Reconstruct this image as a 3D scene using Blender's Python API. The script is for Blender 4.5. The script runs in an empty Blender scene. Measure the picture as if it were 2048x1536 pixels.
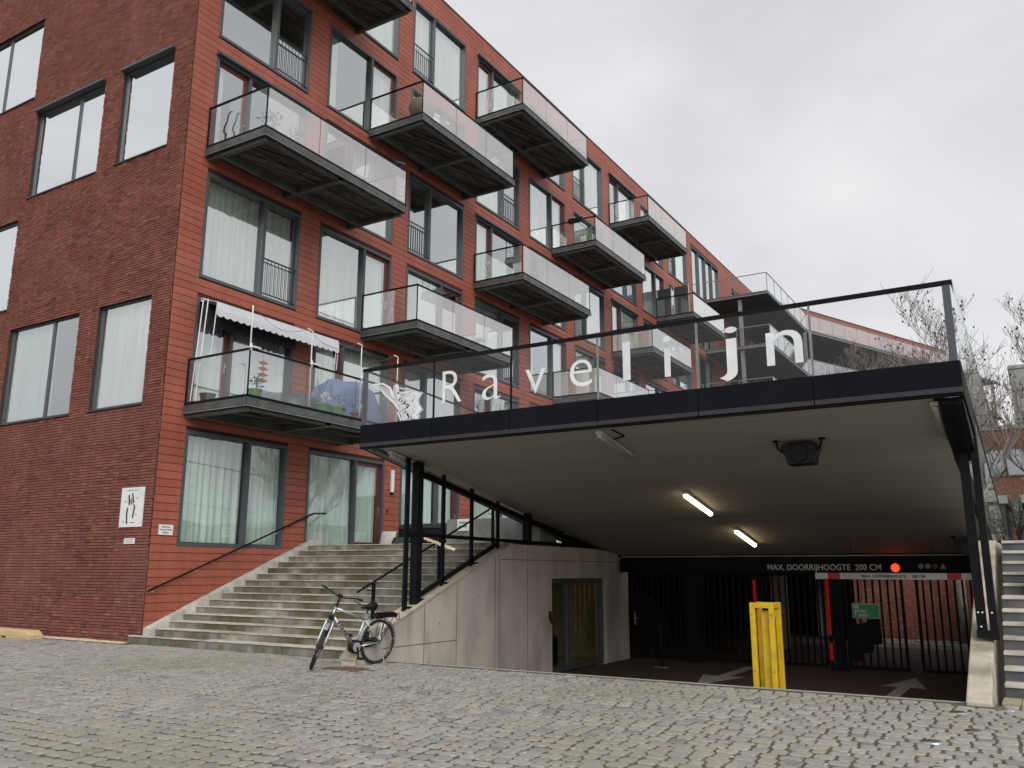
import bpy, math, random
from mathutils import Vector, Matrix
import numpy as np
random.seed(7); rng = np.random.default_rng(7)
S = bpy.context.scene; COL = S.collection
rad = math.radians

# ------------------------------------------------------------------ camera
PITCH, YAW, ROLL, FPX, EYE = .214187, .547988, .00266876, 1717.2, 1.5
cy, sy = math.cos(YAW), math.sin(YAW)
fw0, rt0, up0 = Vector((-sy, cy, 0)), Vector((cy, sy, 0)), Vector((0, 0, 1))
cd = fw0*math.cos(PITCH) + up0*math.sin(PITCH)
cu0 = -fw0*math.sin(PITCH) + up0*math.cos(PITCH)
cr = rt0*math.cos(ROLL) + cu0*math.sin(ROLL)
cu = -rt0*math.sin(ROLL) + cu0*math.cos(ROLL)
cam = bpy.data.cameras.new('camera'); cam_o = bpy.data.objects.new('camera', cam); COL.objects.link(cam_o)
cam.sensor_width = 36; cam.lens = FPX/2048*36; cam.clip_start = .1; cam.clip_end = 3000
cam_o.matrix_world = Matrix(((cr.x, cu.x, -cd.x, 0), (cr.y, cu.y, -cd.y, 0), (cr.z, cu.z, -cd.z, EYE), (0, 0, 0, 1)))
S.camera = cam_o
def pix(p):
    q = Vector(p) - Vector((0, 0, EYE)); k = q.dot(cd)
    if k < .1: return None
    return 1024 + FPX*q.dot(cr)/k, 768 - FPX*q.dot(cu)/k, k

# ------------------------------------------------------------------ world, sun, exposure
SUN_EL, SUN_AZ = 38, 135          # azimuth clockwise from +Y
W = bpy.data.worlds.new('World'); S.world = W; W.use_nodes = True
wn = W.node_tree.nodes; wl = W.node_tree.links; wn.clear()
wo = wn.new('ShaderNodeOutputWorld'); wb = wn.new('ShaderNodeBackground')
sk = wn.new('ShaderNodeTexSky'); sk.sky_type = 'NISHITA'; sk.sun_disc = False
sk.sun_elevation = rad(SUN_EL); sk.sun_rotation = rad(SUN_AZ); sk.dust_density = 5; sk.air_density = 1
hs = wn.new('ShaderNodeHueSaturation'); hs.inputs['Saturation'].default_value = .12; hs.inputs['Value'].default_value = 1
sc_ = wn.new('ShaderNodeVectorMath'); sc_.operation = 'SCALE'; sc_.inputs['Scale'].default_value = .1
tc = wn.new('ShaderNodeTexCoord'); nz = wn.new('ShaderNodeTexNoise'); nz.inputs['Scale'].default_value = 1.6; nz.inputs['Detail'].default_value = 5; nz.inputs['Distortion'].default_value = .6
mp = wn.new('ShaderNodeMapping'); mp.inputs['Scale'].default_value = (1, 1, 2.2)
cr_ = wn.new('ShaderNodeValToRGB'); cr_.color_ramp.elements[0].position = .3; cr_.color_ramp.elements[1].position = .72
cr_.color_ramp.elements[0].color = (.555, .56, .605, 1); cr_.color_ramp.elements[1].color = (.83, .83, .85, 1)
mx = wn.new('ShaderNodeMixRGB'); mx.inputs['Fac'].default_value = .88
wl.new(sk.outputs[0], hs.inputs['Color']); wl.new(hs.outputs[0], sc_.inputs[0]); wl.new(sc_.outputs[0], mx.inputs['Color1'])
wl.new(tc.outputs['Generated'], mp.inputs['Vector']); wl.new(mp.outputs[0], nz.inputs['Vector']); wl.new(nz.outputs['Fac'], cr_.inputs['Fac'])
wl.new(cr_.outputs['Color'], mx.inputs['Color2']); wl.new(mx.outputs[0], wb.inputs['Color']); wb.inputs['Strength'].default_value = .735
wl.new(wb.outputs[0], wo.inputs['Surface'])
sun = bpy.data.lights.new('sun', 'SUN'); sun_o = bpy.data.objects.new('sun', sun); COL.objects.link(sun_o)
sun.energy = 1.5; sun.angle = rad(50); sun.color = (1, .97, .93)
sd = Vector((math.sin(rad(SUN_AZ))*math.cos(rad(SUN_EL)), math.cos(rad(SUN_AZ))*math.cos(rad(SUN_EL)), math.sin(rad(SUN_EL))))
sun_o.rotation_euler = sd.to_track_quat('Z', 'Y').to_euler()
S.view_settings.view_transform = 'Standard'; S.view_settings.look = 'None'; S.view_settings.gamma = 1; S.view_settings.exposure = .6
S.view_settings.use_curve_mapping = False
S.cycles.max_bounces = 10; S.cycles.transparent_max_bounces = 24; S.cycles.glossy_bounces = 4; S.cycles.use_denoising = True
S.cycles.sample_clamp_indirect = 6

# ------------------------------------------------------------------ materials
MAT = {}
def _new(name):
    m = bpy.data.materials.new(name); m.use_nodes = True; n = m.node_tree.nodes; n.clear()
    out = n.new('ShaderNodeOutputMaterial'); MAT[name] = m
    return m, n, m.node_tree.links, out
def mat(name, c1, c2=None, rough=.6, scale=3, stretch=(1, 1, 1), bump=0, bscale=40, metal=0, spec=.5, c3=None, scale3=1.2, lo=.35, hi=.65):
    """principled with two noise-mixed tones in world space, an optional large stain tone and bump"""
    m, n, l, out = _new(name); p = n.new('ShaderNodeBsdfPrincipled')
    p.inputs['Roughness'].default_value = rough; p.inputs['Metallic'].default_value = metal; p.inputs['Specular IOR Level'].default_value = spec
    l.new(p.outputs[0], out.inputs['Surface'])
    geo = n.new('ShaderNodeNewGeometry'); ma = n.new('ShaderNodeMapping'); ma.inputs['Scale'].default_value = stretch
    l.new(geo.outputs['Position'], ma.inputs['Vector'])
    c2 = c2 or tuple(x*.82 for x in c1)
    a = n.new('ShaderNodeTexNoise'); a.inputs['Scale'].default_value = scale; a.inputs['Detail'].default_value = 6; a.inputs['Roughness'].default_value = .6
    l.new(ma.outputs[0], a.inputs['Vector'])
    r = n.new('ShaderNodeValToRGB'); r.color_ramp.elements[0].position = lo; r.color_ramp.elements[1].position = hi
    r.color_ramp.elements[0].color = (*c1, 1); r.color_ramp.elements[1].color = (*c2, 1); l.new(a.outputs['Fac'], r.inputs['Fac'])
    colr = r.outputs[0]
    if c3:
        b = n.new('ShaderNodeTexNoise'); b.inputs['Scale'].default_value = scale3; b.inputs['Detail'].default_value = 5; l.new(ma.outputs[0], b.inputs['Vector'])
        r2 = n.new('ShaderNodeValToRGB'); r2.color_ramp.elements[0].position = .47; r2.color_ramp.elements[1].position = .68; l.new(b.outputs['Fac'], r2.inputs['Fac'])
        x = n.new('ShaderNodeMixRGB'); l.new(r2.outputs[0], x.inputs['Fac']); l.new(colr, x.inputs['Color1']); x.inputs['Color2'].default_value = (*c3, 1); colr = x.outputs[0]
    l.new(colr, p.inputs['Base Color'])
    if bump:
        b = n.new('ShaderNodeTexNoise'); b.inputs['Scale'].default_value = bscale; b.inputs['Detail'].default_value = 4; l.new(ma.outputs[0], b.inputs['Vector'])
        bp = n.new('ShaderNodeBump'); bp.inputs['Strength'].default_value = bump; bp.inputs['Distance'].default_value = .01
        l.new(b.outputs['Fac'], bp.inputs['Height']); l.new(bp.outputs[0], p.inputs['Normal'])
    return m
def piece_mat(name, stops, rough=.75, nscale=14, nmix=.25, bump=.3, bscale=60, patch=None, spec=.3, streak=0, patch2=None):
    """each loose piece takes its own tone: per-piece attribute 'rnd' plus the object's random"""
    m, n, l, out = _new(name); p = n.new('ShaderNodeBsdfPrincipled'); p.inputs['Roughness'].default_value = rough; p.inputs['Specular IOR Level'].default_value = spec
    l.new(p.outputs[0], out.inputs['Surface'])
    at = n.new('ShaderNodeAttribute'); at.attribute_name = 'rnd'; oi = n.new('ShaderNodeObjectInfo')
    ad = n.new('ShaderNodeMath'); ad.operation = 'ADD'; l.new(at.outputs['Fac'], ad.inputs[0]); l.new(oi.outputs['Random'], ad.inputs[1])
    fr = n.new('ShaderNodeMath'); fr.operation = 'FRACT'; l.new(ad.outputs[0], fr.inputs[0])
    r = n.new('ShaderNodeValToRGB'); el = r.color_ramp.elements
    while len(el) < len(stops): el.new(.5)
    for e, (t, c) in zip(el, stops): e.position = t; e.color = (*c, 1)
    l.new(fr.outputs[0], r.inputs['Fac'])
    geo = n.new('ShaderNodeNewGeometry'); a = n.new('ShaderNodeTexNoise'); a.inputs['Scale'].default_value = nscale; a.inputs['Detail'].default_value = 6
    l.new(geo.outputs['Position'], a.inputs['Vector'])
    mr = n.new('ShaderNodeMapRange'); mr.inputs['From Min'].default_value = .3; mr.inputs['From Max'].default_value = .7
    mr.inputs['To Min'].default_value = 1-nmix; mr.inputs['To Max'].default_value = 1+nmix*.6; l.new(a.outputs['Fac'], mr.inputs['Value'])
    v = n.new('ShaderNodeVectorMath'); v.operation = 'SCALE'; l.new(r.outputs[0], v.inputs[0]); l.new(mr.outputs[0], v.inputs['Scale']); colr = v.outputs[0]
    if patch:
        pc, psc, plo, phi = patch
        b = n.new('ShaderNodeTexNoise'); b.inputs['Scale'].default_value = psc; b.inputs['Detail'].default_value = 5; l.new(geo.outputs['Position'], b.inputs['Vector'])
        r2 = n.new('ShaderNodeValToRGB'); r2.color_ramp.elements[0].position = plo; r2.color_ramp.elements[1].position = phi; l.new(b.outputs['Fac'], r2.inputs['Fac'])
        x = n.new('ShaderNodeMixRGB'); l.new(r2.outputs[0], x.inputs['Fac']); l.new(colr, x.inputs['Color1']); x.inputs['Color2'].default_value = (*pc, 1); colr = x.outputs[0]
    if patch2:
        pc, psc, plo, phi, amt = patch2
        b = n.new('ShaderNodeTexNoise'); b.inputs['Scale'].default_value = psc; b.inputs['Detail'].default_value = 8; b.inputs['Roughness'].default_value = .65; l.new(geo.outputs['Position'], b.inputs['Vector'])
        mr2 = n.new('ShaderNodeMapRange'); mr2.inputs['From Min'].default_value = plo; mr2.inputs['From Max'].default_value = phi; mr2.inputs['To Max'].default_value = amt; l.new(b.outputs['Fac'], mr2.inputs['Value'])
        x = n.new('ShaderNodeMixRGB'); l.new(mr2.outputs[0], x.inputs['Fac']); l.new(colr, x.inputs['Color1']); x.inputs['Color2'].default_value = (*pc, 1); colr = x.outputs[0]
    if streak:
        mps = n.new('ShaderNodeMapping'); mps.inputs['Scale'].default_value = (5, 5, .22); l.new(geo.outputs['Position'], mps.inputs['Vector'])
        b = n.new('ShaderNodeTexNoise'); b.inputs['Scale'].default_value = 1.5; b.inputs['Detail'].default_value = 6; l.new(mps.outputs[0], b.inputs['Vector'])
        mr3 = n.new('ShaderNodeMapRange'); mr3.inputs['From Min'].default_value = .35; mr3.inputs['From Max'].default_value = .7; mr3.inputs['To Min'].default_value = 1; mr3.inputs['To Max'].default_value = 1-streak; l.new(b.outputs['Fac'], mr3.inputs['Value'])
        v2 = n.new('ShaderNodeVectorMath'); v2.operation = 'SCALE'; l.new(colr, v2.inputs[0]); l.new(mr3.outputs[0], v2.inputs['Scale']); colr = v2.outputs[0]
    l.new(colr, p.inputs['Base Color'])
    if bump:
        b = n.new('ShaderNodeTexNoise'); b.inputs['Scale'].default_value = bscale; b.inputs['Detail'].default_value = 4; l.new(geo.outputs['Position'], b.inputs['Vector'])
        bp = n.new('ShaderNodeBump'); bp.inputs['Strength'].default_value = bump; bp.inputs['Distance'].default_value = .008
        l.new(b.outputs['Fac'], bp.inputs['Height']); l.new(bp.outputs[0], p.inputs['Normal'])
    return m
def glass(name, tint, base, k, milk=0, milkc=(.8, .8, .82), rough=0.0, wav=0):
    m, n, l, out = _new(name)
    tr = n.new('ShaderNodeBsdfTransparent'); tr.inputs[0].default_value = (*tint, 1)
    gl = n.new('ShaderNodeBsdfGlossy'); gl.inputs['Roughness'].default_value = rough; gl.inputs[0].default_value = (.93, .97, .96, 1)
    lw_ = n.new('ShaderNodeLayerWeight'); lw_.inputs['Blend'].default_value = .5
    pw = n.new('ShaderNodeMath'); pw.operation = 'POWER'; pw.inputs[1].default_value = 4.0; l.new(lw_.outputs['Facing'], pw.inputs[0])
    sch = n.new('ShaderNodeMath'); sch.operation = 'MULTIPLY_ADD'; sch.inputs[1].default_value = .96; sch.inputs[2].default_value = .04; l.new(pw.outputs[0], sch.inputs[0])
    ma = n.new('ShaderNodeMath'); ma.operation = 'MULTIPLY_ADD'; ma.use_clamp = True; ma.inputs[1].default_value = k; ma.inputs[2].default_value = base
    l.new(sch.outputs[0], ma.inputs[0]); mx = n.new('ShaderNodeMixShader'); l.new(ma.outputs[0], mx.inputs[0])
    l.new(gl.outputs[0], mx.inputs[2])
    if wav:
        geo = n.new('ShaderNodeNewGeometry'); b = n.new('ShaderNodeTexNoise'); b.inputs['Scale'].default_value = 1.3; l.new(geo.outputs['Position'], b.inputs['Vector'])
        bp = n.new('ShaderNodeBump'); bp.inputs['Strength'].default_value = wav; bp.inputs['Distance'].default_value = .02
        l.new(b.outputs['Fac'], bp.inputs['Height']); l.new(bp.outputs[0], gl.inputs['Normal'])
    if milk:
        df = n.new('ShaderNodeBsdfDiffuse'); df.inputs[0].default_value = (*milkc, 1); m2 = n.new('ShaderNodeMixShader'); m2.inputs[0].default_value = milk
        l.new(tr.outputs[0], m2.inputs[1]); l.new(df.outputs[0], m2.inputs[2]); l.new(m2.outputs[0], mx.inputs[1])
    else: l.new(tr.outputs[0], mx.inputs[1])
    gb = n.new('ShaderNodeNewGeometry'); bt = n.new('ShaderNodeBsdfTransparent'); mb_ = n.new('ShaderNodeMixShader')
    l.new(gb.outputs['Backfacing'], mb_.inputs[0]); l.new(mx.outputs[0], mb_.inputs[1]); l.new(bt.outputs[0], mb_.inputs[2])
    l.new(mb_.outputs[0], out.inputs['Surface']); return m
def emit(name, c, s):
    m, n, l, out = _new(name); e = n.new('ShaderNodeEmission'); e.inputs[0].default_value = (*c, 1); e.inputs[1].default_value = s
    l.new(e.outputs[0], out.inputs['Surface']); return m

BRICKS = [(0, (.13, .056, .05)), (.06, (.18, .067, .055)), (.3, (.222, .079, .059)), (.55, (.238, .086, .064)), (.85, (.255, .095, .071)), (.97, (.285, .126, .096)), (1, (.21, .098, .084))]
piece_mat('brick', BRICKS, rough=.85, nscale=1.2, nmix=.18, bump=.4, bscale=90, patch=((.25, .105, .085), .4, .52, .85), spec=.15, streak=.18, patch2=((.42, .30, .26), 2.2, .62, .78, .4))
piece_mat('board', [(0, (.32, .090, .056)), (.5, (.345, .10, .064)), (1, (.37, .11, .072))], rough=.5, nscale=1.4, nmix=.13, bump=.15, bscale=120, spec=.35, streak=.14)
piece_mat('cobble', [(0, (.20, .202, .21)), (.05, (.26, .26, .252)), (.2, (.30, .296, .275)), (.45, (.34, .329, .293)), (.65, (.36, .345, .305)), (.88, (.32, .302, .265)), (.96, (.35, .305, .255)), (1, (.40, .387, .345))],
          rough=.6, nscale=18, nmix=.22, bump=.6, bscale=70, patch=((.25, .24, .18), .35, .48, .8), spec=.3, patch2=((.17, .155, .115), .8, .6, .8, .5))
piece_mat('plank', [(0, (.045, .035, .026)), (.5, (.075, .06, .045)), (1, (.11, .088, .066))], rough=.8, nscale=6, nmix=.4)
piece_mat('gravel', [(0, (.35, .28, .18)), (.5, (.55, .47, .34)), (1, (.68, .62, .5))], rough=.9, nscale=30)
piece_mat('dark_gravel', [(0, (.05, .045, .035)), (.5, (.14, .12, .09)), (1, (.32, .29, .22))], rough=.9, nscale=30)
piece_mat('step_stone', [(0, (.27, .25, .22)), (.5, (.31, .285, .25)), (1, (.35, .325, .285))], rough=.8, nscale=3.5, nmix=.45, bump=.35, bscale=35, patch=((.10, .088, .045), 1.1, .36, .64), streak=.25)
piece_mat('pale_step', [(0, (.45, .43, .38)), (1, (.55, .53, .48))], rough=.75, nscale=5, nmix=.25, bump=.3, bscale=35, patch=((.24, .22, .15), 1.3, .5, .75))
mat('mortar', (.040, .022, .020), (.06, .032, .028), rough=.95, scale=8)
mat('joint_sand', (.065, .059, .04), (.112, .10, .067), rough=.95, scale=5, bump=.5, bscale=60, c3=(.07, .085, .025), scale3=2.2)
mat('far_ground', (.22, .215, .19), (.28, .27, .24), rough=.8, scale=2)
mat('backing', (.06, .02, .015), rough=.9)
mat('frame_grey', (.075, .083, .094), (.062, .068, .078), rough=.42, scale=6)
mat('frame_dark', (.03, .033, .038), rough=.4)
mat('door_red', (.16, .030, .022), (.13, .025, .019), rough=.42, scale=5)
mat('black_steel', (.007, .008, .010), (.010, .011, .013), rough=.5, scale=3, spec=.08)
mat('fascia_black', (.007, .008, .010), (.010, .011, .013), rough=.5, scale=1.2, spec=.05)
mat('lip_grey', (.035, .036, .042), rough=.45, spec=.3)
mat('galv', (.12, .125, .125), (.075, .08, .08), rough=.5, scale=5, metal=.3, c3=(.06, .07, .06), scale3=3)
mat('galv_light', (.26, .27, .265), (.17, .18, .175), rough=.45, scale=6, metal=.3)
mat('concrete', (.56, .515, .455), (.46, .424, .375), rough=.8, scale=2.0, stretch=(1, 1, .4), bump=.3, bscale=30, c3=(.34, .312, .27), scale3=1.6)
mat('concrete_top', (.50, .455, .36), (.40, .365, .285), rough=.85, scale=4, bump=.35, bscale=40, c3=(.24, .22, .15), scale3=2)
mat('concrete_joint', (.09, .082, .07), (.15, .135, .115), rough=.9, scale=6)
mat('soffit', (.375, .357, .32), (.312, .297, .267), rough=.85, scale=1.3, stretch=(.18, 9, 9), bump=.3, bscale=3, c3=(.315, .288, .258), scale3=.16)
mat('planter_concrete', (.22, .215, .20), (.15, .147, .14), rough=.85, scale=3, bump=.2, c3=(.27, .26, .245), scale3=2)
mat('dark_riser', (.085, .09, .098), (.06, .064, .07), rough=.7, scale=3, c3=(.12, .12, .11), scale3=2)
mat('asphalt', (.072, .046, .037), (.052, .035, .029), rough=.75, scale=6, bump=.4, bscale=120)
mat('road_paint', (.42, .41, .38), (.30, .29, .27), rough=.7, scale=8)
mat('kerb', (.42, .40, .36), (.33, .31, .28), rough=.8, scale=5, bump=.2)
mat('tile_yellow', (.36, .315, .215), (.30, .265, .185), rough=.85, scale=5, bump=.3)
mat('curtain', (.90, .90, .87), (.64, .64, .62), rough=.9, scale=2.2, stretch=(4, 4, .12), lo=.38, hi=.68)  # darker vertical bands put fold shading into the cloth colour
mat('curtain_grey', (.72, .80, .75), (.47, .55, .50), rough=.9, scale=2.0, stretch=(4, 4, .12), lo=.36, hi=.68)  # fold shading painted in as darker bands here too
mat('room', (.20, .19, .175), (.14, .135, .125), rough=.9, scale=1)
mat('room_yellow', (.55, .46, .25), rough=.9)  # yellowish light of the room put into its surface colour
mat('white_paint', (.78, .78, .77), (.70, .70, .69), rough=.4, scale=5)
mat('white_plastic', (.62, .61, .58), (.52, .51, .48), rough=.45, scale=5)
mat('tube_off', (.36, .355, .33), (.30, .295, .27), rough=.4, scale=5)
mat('steel', (.55, .56, .57), rough=.28, metal=.9)
mat('yellow_paint', (.68, .455, .012), (.60, .395, .015), rough=.45, scale=3, bump=.1, bscale=60, c3=(.50, .33, .02), scale3=6)
mat('red_paint', (.48, .022, .018), (.40, .02, .018), rough=.45, scale=5)
mat('spinner_red', (.33, .10, .08), rough=.6)
mat('green_sign', (.02, .36, .10), rough=.4)
mat('sign_grey', (.30, .29, .28), (.22, .215, .21), rough=.6, scale=10)
mat('sign_dark', (.03, .032, .045), rough=.5)
mat('sign_yellow', (.40, .33, .05), rough=.5)
mat('letter_white', (.80, .82, .83), rough=.5)
glass('emblem_film', (.9, .92, .92), .05, .5, milk=.5, milkc=(.72, .74, .75))
mat('rubber', (.018, .018, .019), rough=.75)
mat('bike_silver', (.55, .56, .57), (.48, .49, .5), rough=.3, metal=.55)
mat('black_plastic', (.009, .009, .010), rough=.5, spec=.3)
mat('wood_yellow', (.55, .37, .16), (.42, .27, .11), rough=.6, scale=3, stretch=(.6, 6, 6))
mat('log_wood', (.62, .46, .24), (.50, .36, .17), rough=.7, scale=3, stretch=(1, 5, 5), bump=.3)
mat('fence_wood', (.10, .085, .07), (.065, .056, .047), rough=.8, scale=4, stretch=(6, 6, .5))
mat('fence_pale', (.42, .31, .17), (.32, .23, .12), rough=.8, scale=4, stretch=(6, 6, .5))
mat('blue_tarp', (.16, .20, .33), (.11, .145, .26), rough=.5, scale=2, bump=.9, bscale=5)
mat('awning_cloth', (.60, .615, .65), (.54, .555, .59), rough=.85, scale=3)
mat('awning_dark', (.02, .021, .023), rough=.8)
mat('terracotta', (.25, .09, .05), rough=.8)
mat('pot_dark', (.03, .03, .03), rough=.6)
mat('pot_green', (.06, .19, .05), rough=.5)
mat('leaf', (.06, .12, .03), (.10, .17, .05), rough=.6, scale=20)
mat('flower', (.75, .73, .65), rough=.7)
mat('cushion', (.60, .56, .50), (.52, .48, .43), rough=.9, scale=8, bump=.3, bscale=12)
mat('green_cloth', (.02, .055, .04), rough=.8)
mat('wicker', (.22, .17, .12), (.12, .09, .06), rough=.8, scale=30)
mat('feather', (.05, .052, .06), (.03, .032, .04), rough=.7, scale=20)
mat('rust', (.16, .11, .08), (.12, .083, .06), rough=.8, scale=8, bump=.4)
mat('bark', (.17, .145, .10), (.10, .085, .06), rough=.9, scale=6, stretch=(4, 4, 1), bump=.5)
mat('bark_pale', (.42, .40, .33), (.25, .235, .19), rough=.9, scale=5, stretch=(3, 3, 1), c3=(.12, .13, .07), scale3=3)
mat('twig', (.21, .18, .155), (.16, .135, .115), rough=.9, scale=5)
mat('dry_leaf', (.07, .04, .036), (.12, .07, .062), rough=.8, scale=8)
mat('shrub_leaf', (.19, .165, .10), (.25, .20, .12), rough=.8, scale=8)
mat('far_cladding', (.30, .078, .050), (.26, .066, .042), rough=.6, scale=1, stretch=(.4, .4, 12))
mat('far_brick', (.17, .055, .040), (.13, .040, .030), rough=.9, scale=2, stretch=(1, 1, 14))
mat('far_concrete', (.30, .31, .30), (.23, .24, .235), rough=.8, scale=1)
mat('far_grey', (.13, .135, .125), (.17, .175, .165), rough=.8, scale=.6, c3=(.10, .10, .07), scale3=.8)
mat('roof_coping', (.10, .05, .04), rough=.5)
mat('mesh_panel', (.17, .13, .10), (.11, .085, .065), rough=.7, scale=25)
mat('screen_dark', (.045, .045, .045), rough=.6)
glass('pane', (.88, .93, .91), .44, 1.3, wav=.06); glass('pane_sky', (.9, .93, .92), .80, 1.0, wav=.04); glass('pane_low', (.86, .91, .89), .17, .7, wav=.03)
glass('pane_clear', (.85, .9, .88), .10, 1.0, wav=.03)
glass('pane_far', (.6, .66, .65), .3, 1.2)
glass('balcony_glass', (.92, .95, .94), .03, 1.0, milk=.035)
glass('balcony_front', (.93, .95, .95), .16, 1.2, milk=.34, milkc=(.80, .77, .79))
glass('rail_glass', (.96, .97, .97), .01, .8)
glass('side_glass', (.9, .93, .92), .04, 1.0, milk=.05); glass('garage_glass', (.75, .80, .78), .05, 1.0)
emit('tube_on', (1, .78, .45), 5.5); emit('red_lamp', (1, .018, .008), 4.5); emit('red_strip', (.5, .012, .01), .22); emit('room_fill_lamp', (1, .8, .45), 2.2)

# ------------------------------------------------------------------ mesh helpers
LOC = {}
def link(o, parent=None):
    COL.objects.link(o)
    if parent: o.parent = parent
    return o
def tag(o, label=None, cat=None, group=None, kind=None):
    if label: o['label'] = label
    if cat: o['category'] = cat
    if group: o['group'] = group
    if kind: o['kind'] = kind
    return o
def thing(name, loc, label, cat, group=None, kind=None):
    o = bpy.data.objects.new(name, None); o.empty_display_size = .2; o.location = loc; link(o); LOC[o.name] = Vector(loc)
    return tag(o, label, cat, group, kind)
class MB:
    def __init__(s): s.v = []; s.f = []; s.r = None
    def add(s, vs, fs):
        b = len(s.v); s.v += [tuple(v) for v in vs]; s.f += [tuple(b+i for i in f) for f in fs]; return s
    def box8(s, c):
        F = [(0, 3, 2, 1), (4, 5, 6, 7), (0, 1, 5, 4), (1, 2, 6, 5), (2, 3, 7, 6), (3, 0, 4, 7)]; c = [Vector(p) for p in c]
        if (c[1]-c[0]).cross(c[3]-c[0]).dot(c[4]-c[0]) < 0: F = [f[::-1] for f in F]
        return s.add(c, F)
    def box(s, x0, x1, y0, y1, z0, z1):
        return s.box8([(x0, y0, z0), (x1, y0, z0), (x1, y1, z0), (x0, y1, z0), (x0, y0, z1), (x1, y0, z1), (x1, y1, z1), (x0, y1, z1)])
    def mbox(s, m, s0, s1, o0, o1, z0, z1):
        return s.box8([m(s0, o0, z0), m(s1, o0, z0), m(s1, o1, z0), m(s0, o1, z0), m(s0, o0, z1), m(s1, o0, z1), m(s1, o1, z1), m(s0, o1, z1)])
    def bar(s, p, q, w, h=None, up=(0, 0, 1)):
        p, q = Vector(p), Vector(q); h = h or w; d = (q-p).normalized(); a = d.cross(Vector(up))
        if a.length < 1e-4: a = d.cross(Vector((1, 0, 0)))
        a.normalize(); b = a.cross(d).normalized(); a *= w/2; b *= h/2
        return s.box8([p-a-b, p+a-b, q+a-b, q-a-b, p-a+b, p+a+b, q+a+b, q-a+b])
    def tube(s, pts, r, n=8, caps=True, closed=False):
        pts = [Vector(p) for p in pts]; R = r if isinstance(r, (list, tuple)) else [r]*len(pts); base = len(s.v); N = len(pts)
        for i, p in enumerate(pts):
            if closed: d = pts[(i+1) % N]-pts[i-1]
            else: d = pts[min(i+1, N-1)]-pts[max(i-1, 0)]
            d.normalize(); a = d.cross(Vector((0, 0, 1)))
            if a.length < .05: a = d.cross(Vector((1, 0, 0)))
            a.normalize(); b = a.cross(d)
            for k in range(n):
                t = 2*math.pi*k/n; s.v.append(tuple(p+(a*math.cos(t)+b*math.sin(t))*R[i]))
        for i in range(N if closed else N-1):
            j = (i+1) % N
            for k in range(n):
                k2 = (k+1) % n; s.f.append((base+i*n+k, base+i*n+k2, base+j*n+k2, base+j*n+k))
        if caps and not closed:
            s.f.append(tuple(base+k for k in range(n))[::-1]); s.f.append(tuple(base+(N-1)*n+k for k in range(n)))
        return s
    def prism(s, pts, off):
        n = len(pts); off = Vector(off); a = [Vector(p) for p in pts]; nn = Vector((0, 0, 0))
        for i in range(n): nn += a[i].cross(a[(i+1) % n])
        if nn.dot(off) < 0: a = a[::-1]
        b = [p+off for p in a]
        return s.add(a+b, [tuple(range(n))[::-1], tuple(range(n, 2*n))]+[(i, (i+1) % n, n+(i+1) % n, n+i) for i in range(n)])
    def lathe(s, c, prof, n=14, axis='Z', squash=(1, 1)):
        b = len(s.v); c = Vector(c)
        for r, h in prof:
            for k in range(n):
                t = 2*math.pi*k/n; u, w = r*math.cos(t)*squash[0], r*math.sin(t)*squash[1]
                s.v.append(tuple(c+(Vector((u, w, h)) if axis == 'Z' else Vector((u, h, w)) if axis == 'Y' else Vector((h, u, w)))))
        for i in range(len(prof)-1):
            for k in range(n): k2 = (k+1) % n; s.f.append((b+i*n+k, b+i*n+k2, b+(i+1)*n+k2, b+(i+1)*n+k))
        s.f.append(tuple(b+k for k in range(n))[::-1]); s.f.append(tuple(b+(len(prof)-1)*n+k for k in range(n))); return s
    def mesh(s, name, off=(0, 0, 0)):
        me = bpy.data.meshes.new(name); ox, oy, oz = off
        me.from_pydata([(x-ox, y-oy, z-oz) for x, y, z in s.v], [], s.f)
        if s.r is not None:
            at = me.attributes.new('rnd', 'FLOAT', 'POINT'); at.data.foreach_set('value', np.asarray(s.r, dtype=np.float32))
        return me
    def build(s, name, m, parent=None, loc=None, smooth=False, bevel=0):
        off = LOC[parent.name] if parent else Vector(loc or (0, 0, 0))
        me = s.mesh(name, off); me.materials.append(MAT[m])
        if smooth: me.polygons.foreach_set('use_smooth', [True]*len(me.polygons))
        o = bpy.data.objects.new(name, me); link(o, parent)
        if not parent: o.location = off
        LOC[o.name] = off
        if bevel:
            b = o.modifiers.new('bevel', 'BEVEL'); b.width = bevel; b.segments = 2; b.limit_method = 'ANGLE'
        return o
def piece(name, me, parent, world, scale=(1, 1, 1), rot=(0, 0, 0)):
    o = bpy.data.objects.new(name, me); link(o, parent); o.location = Vector(world)-LOC[parent.name]; o.scale = scale; o.rotation_euler = rot; return o
def text(name, string, m, size, mtx, parent=None, extrude=.002, sx=1, align='LEFT', spacing=1, bold=0):
    cv = bpy.data.curves.new(name, 'FONT'); cv.body = string; cv.size = size; cv.extrude = extrude; cv.align_x = align; cv.space_character = spacing; cv.resolution_u = 4; cv.offset = bold
    t = bpy.data.objects.new(name+'_tmp', cv); COL.objects.link(t); bpy.context.view_layer.update()
    me = bpy.data.meshes.new_from_object(t.evaluated_get(bpy.context.evaluated_depsgraph_get())); bpy.data.objects.remove(t); bpy.data.curves.remove(cv)
    me.materials.clear(); me.materials.append(MAT[m]); me.name = name
    M_ = Matrix(mtx) @ Matrix.Diagonal((sx, 1, 1, 1)); me.transform(M_)
    if parent: me.transform(Matrix.Translation(-LOC[parent.name]))
    o = bpy.data.objects.new(name, me); link(o, parent); LOC[o.name] = LOC[parent.name] if parent else Vector((0, 0, 0)); return o
def face_front(x, y, z): return Matrix.Translation((x, y, z)) @ Matrix.Rotation(rad(90), 4, 'X')            # reads along +X, faces -Y
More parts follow.
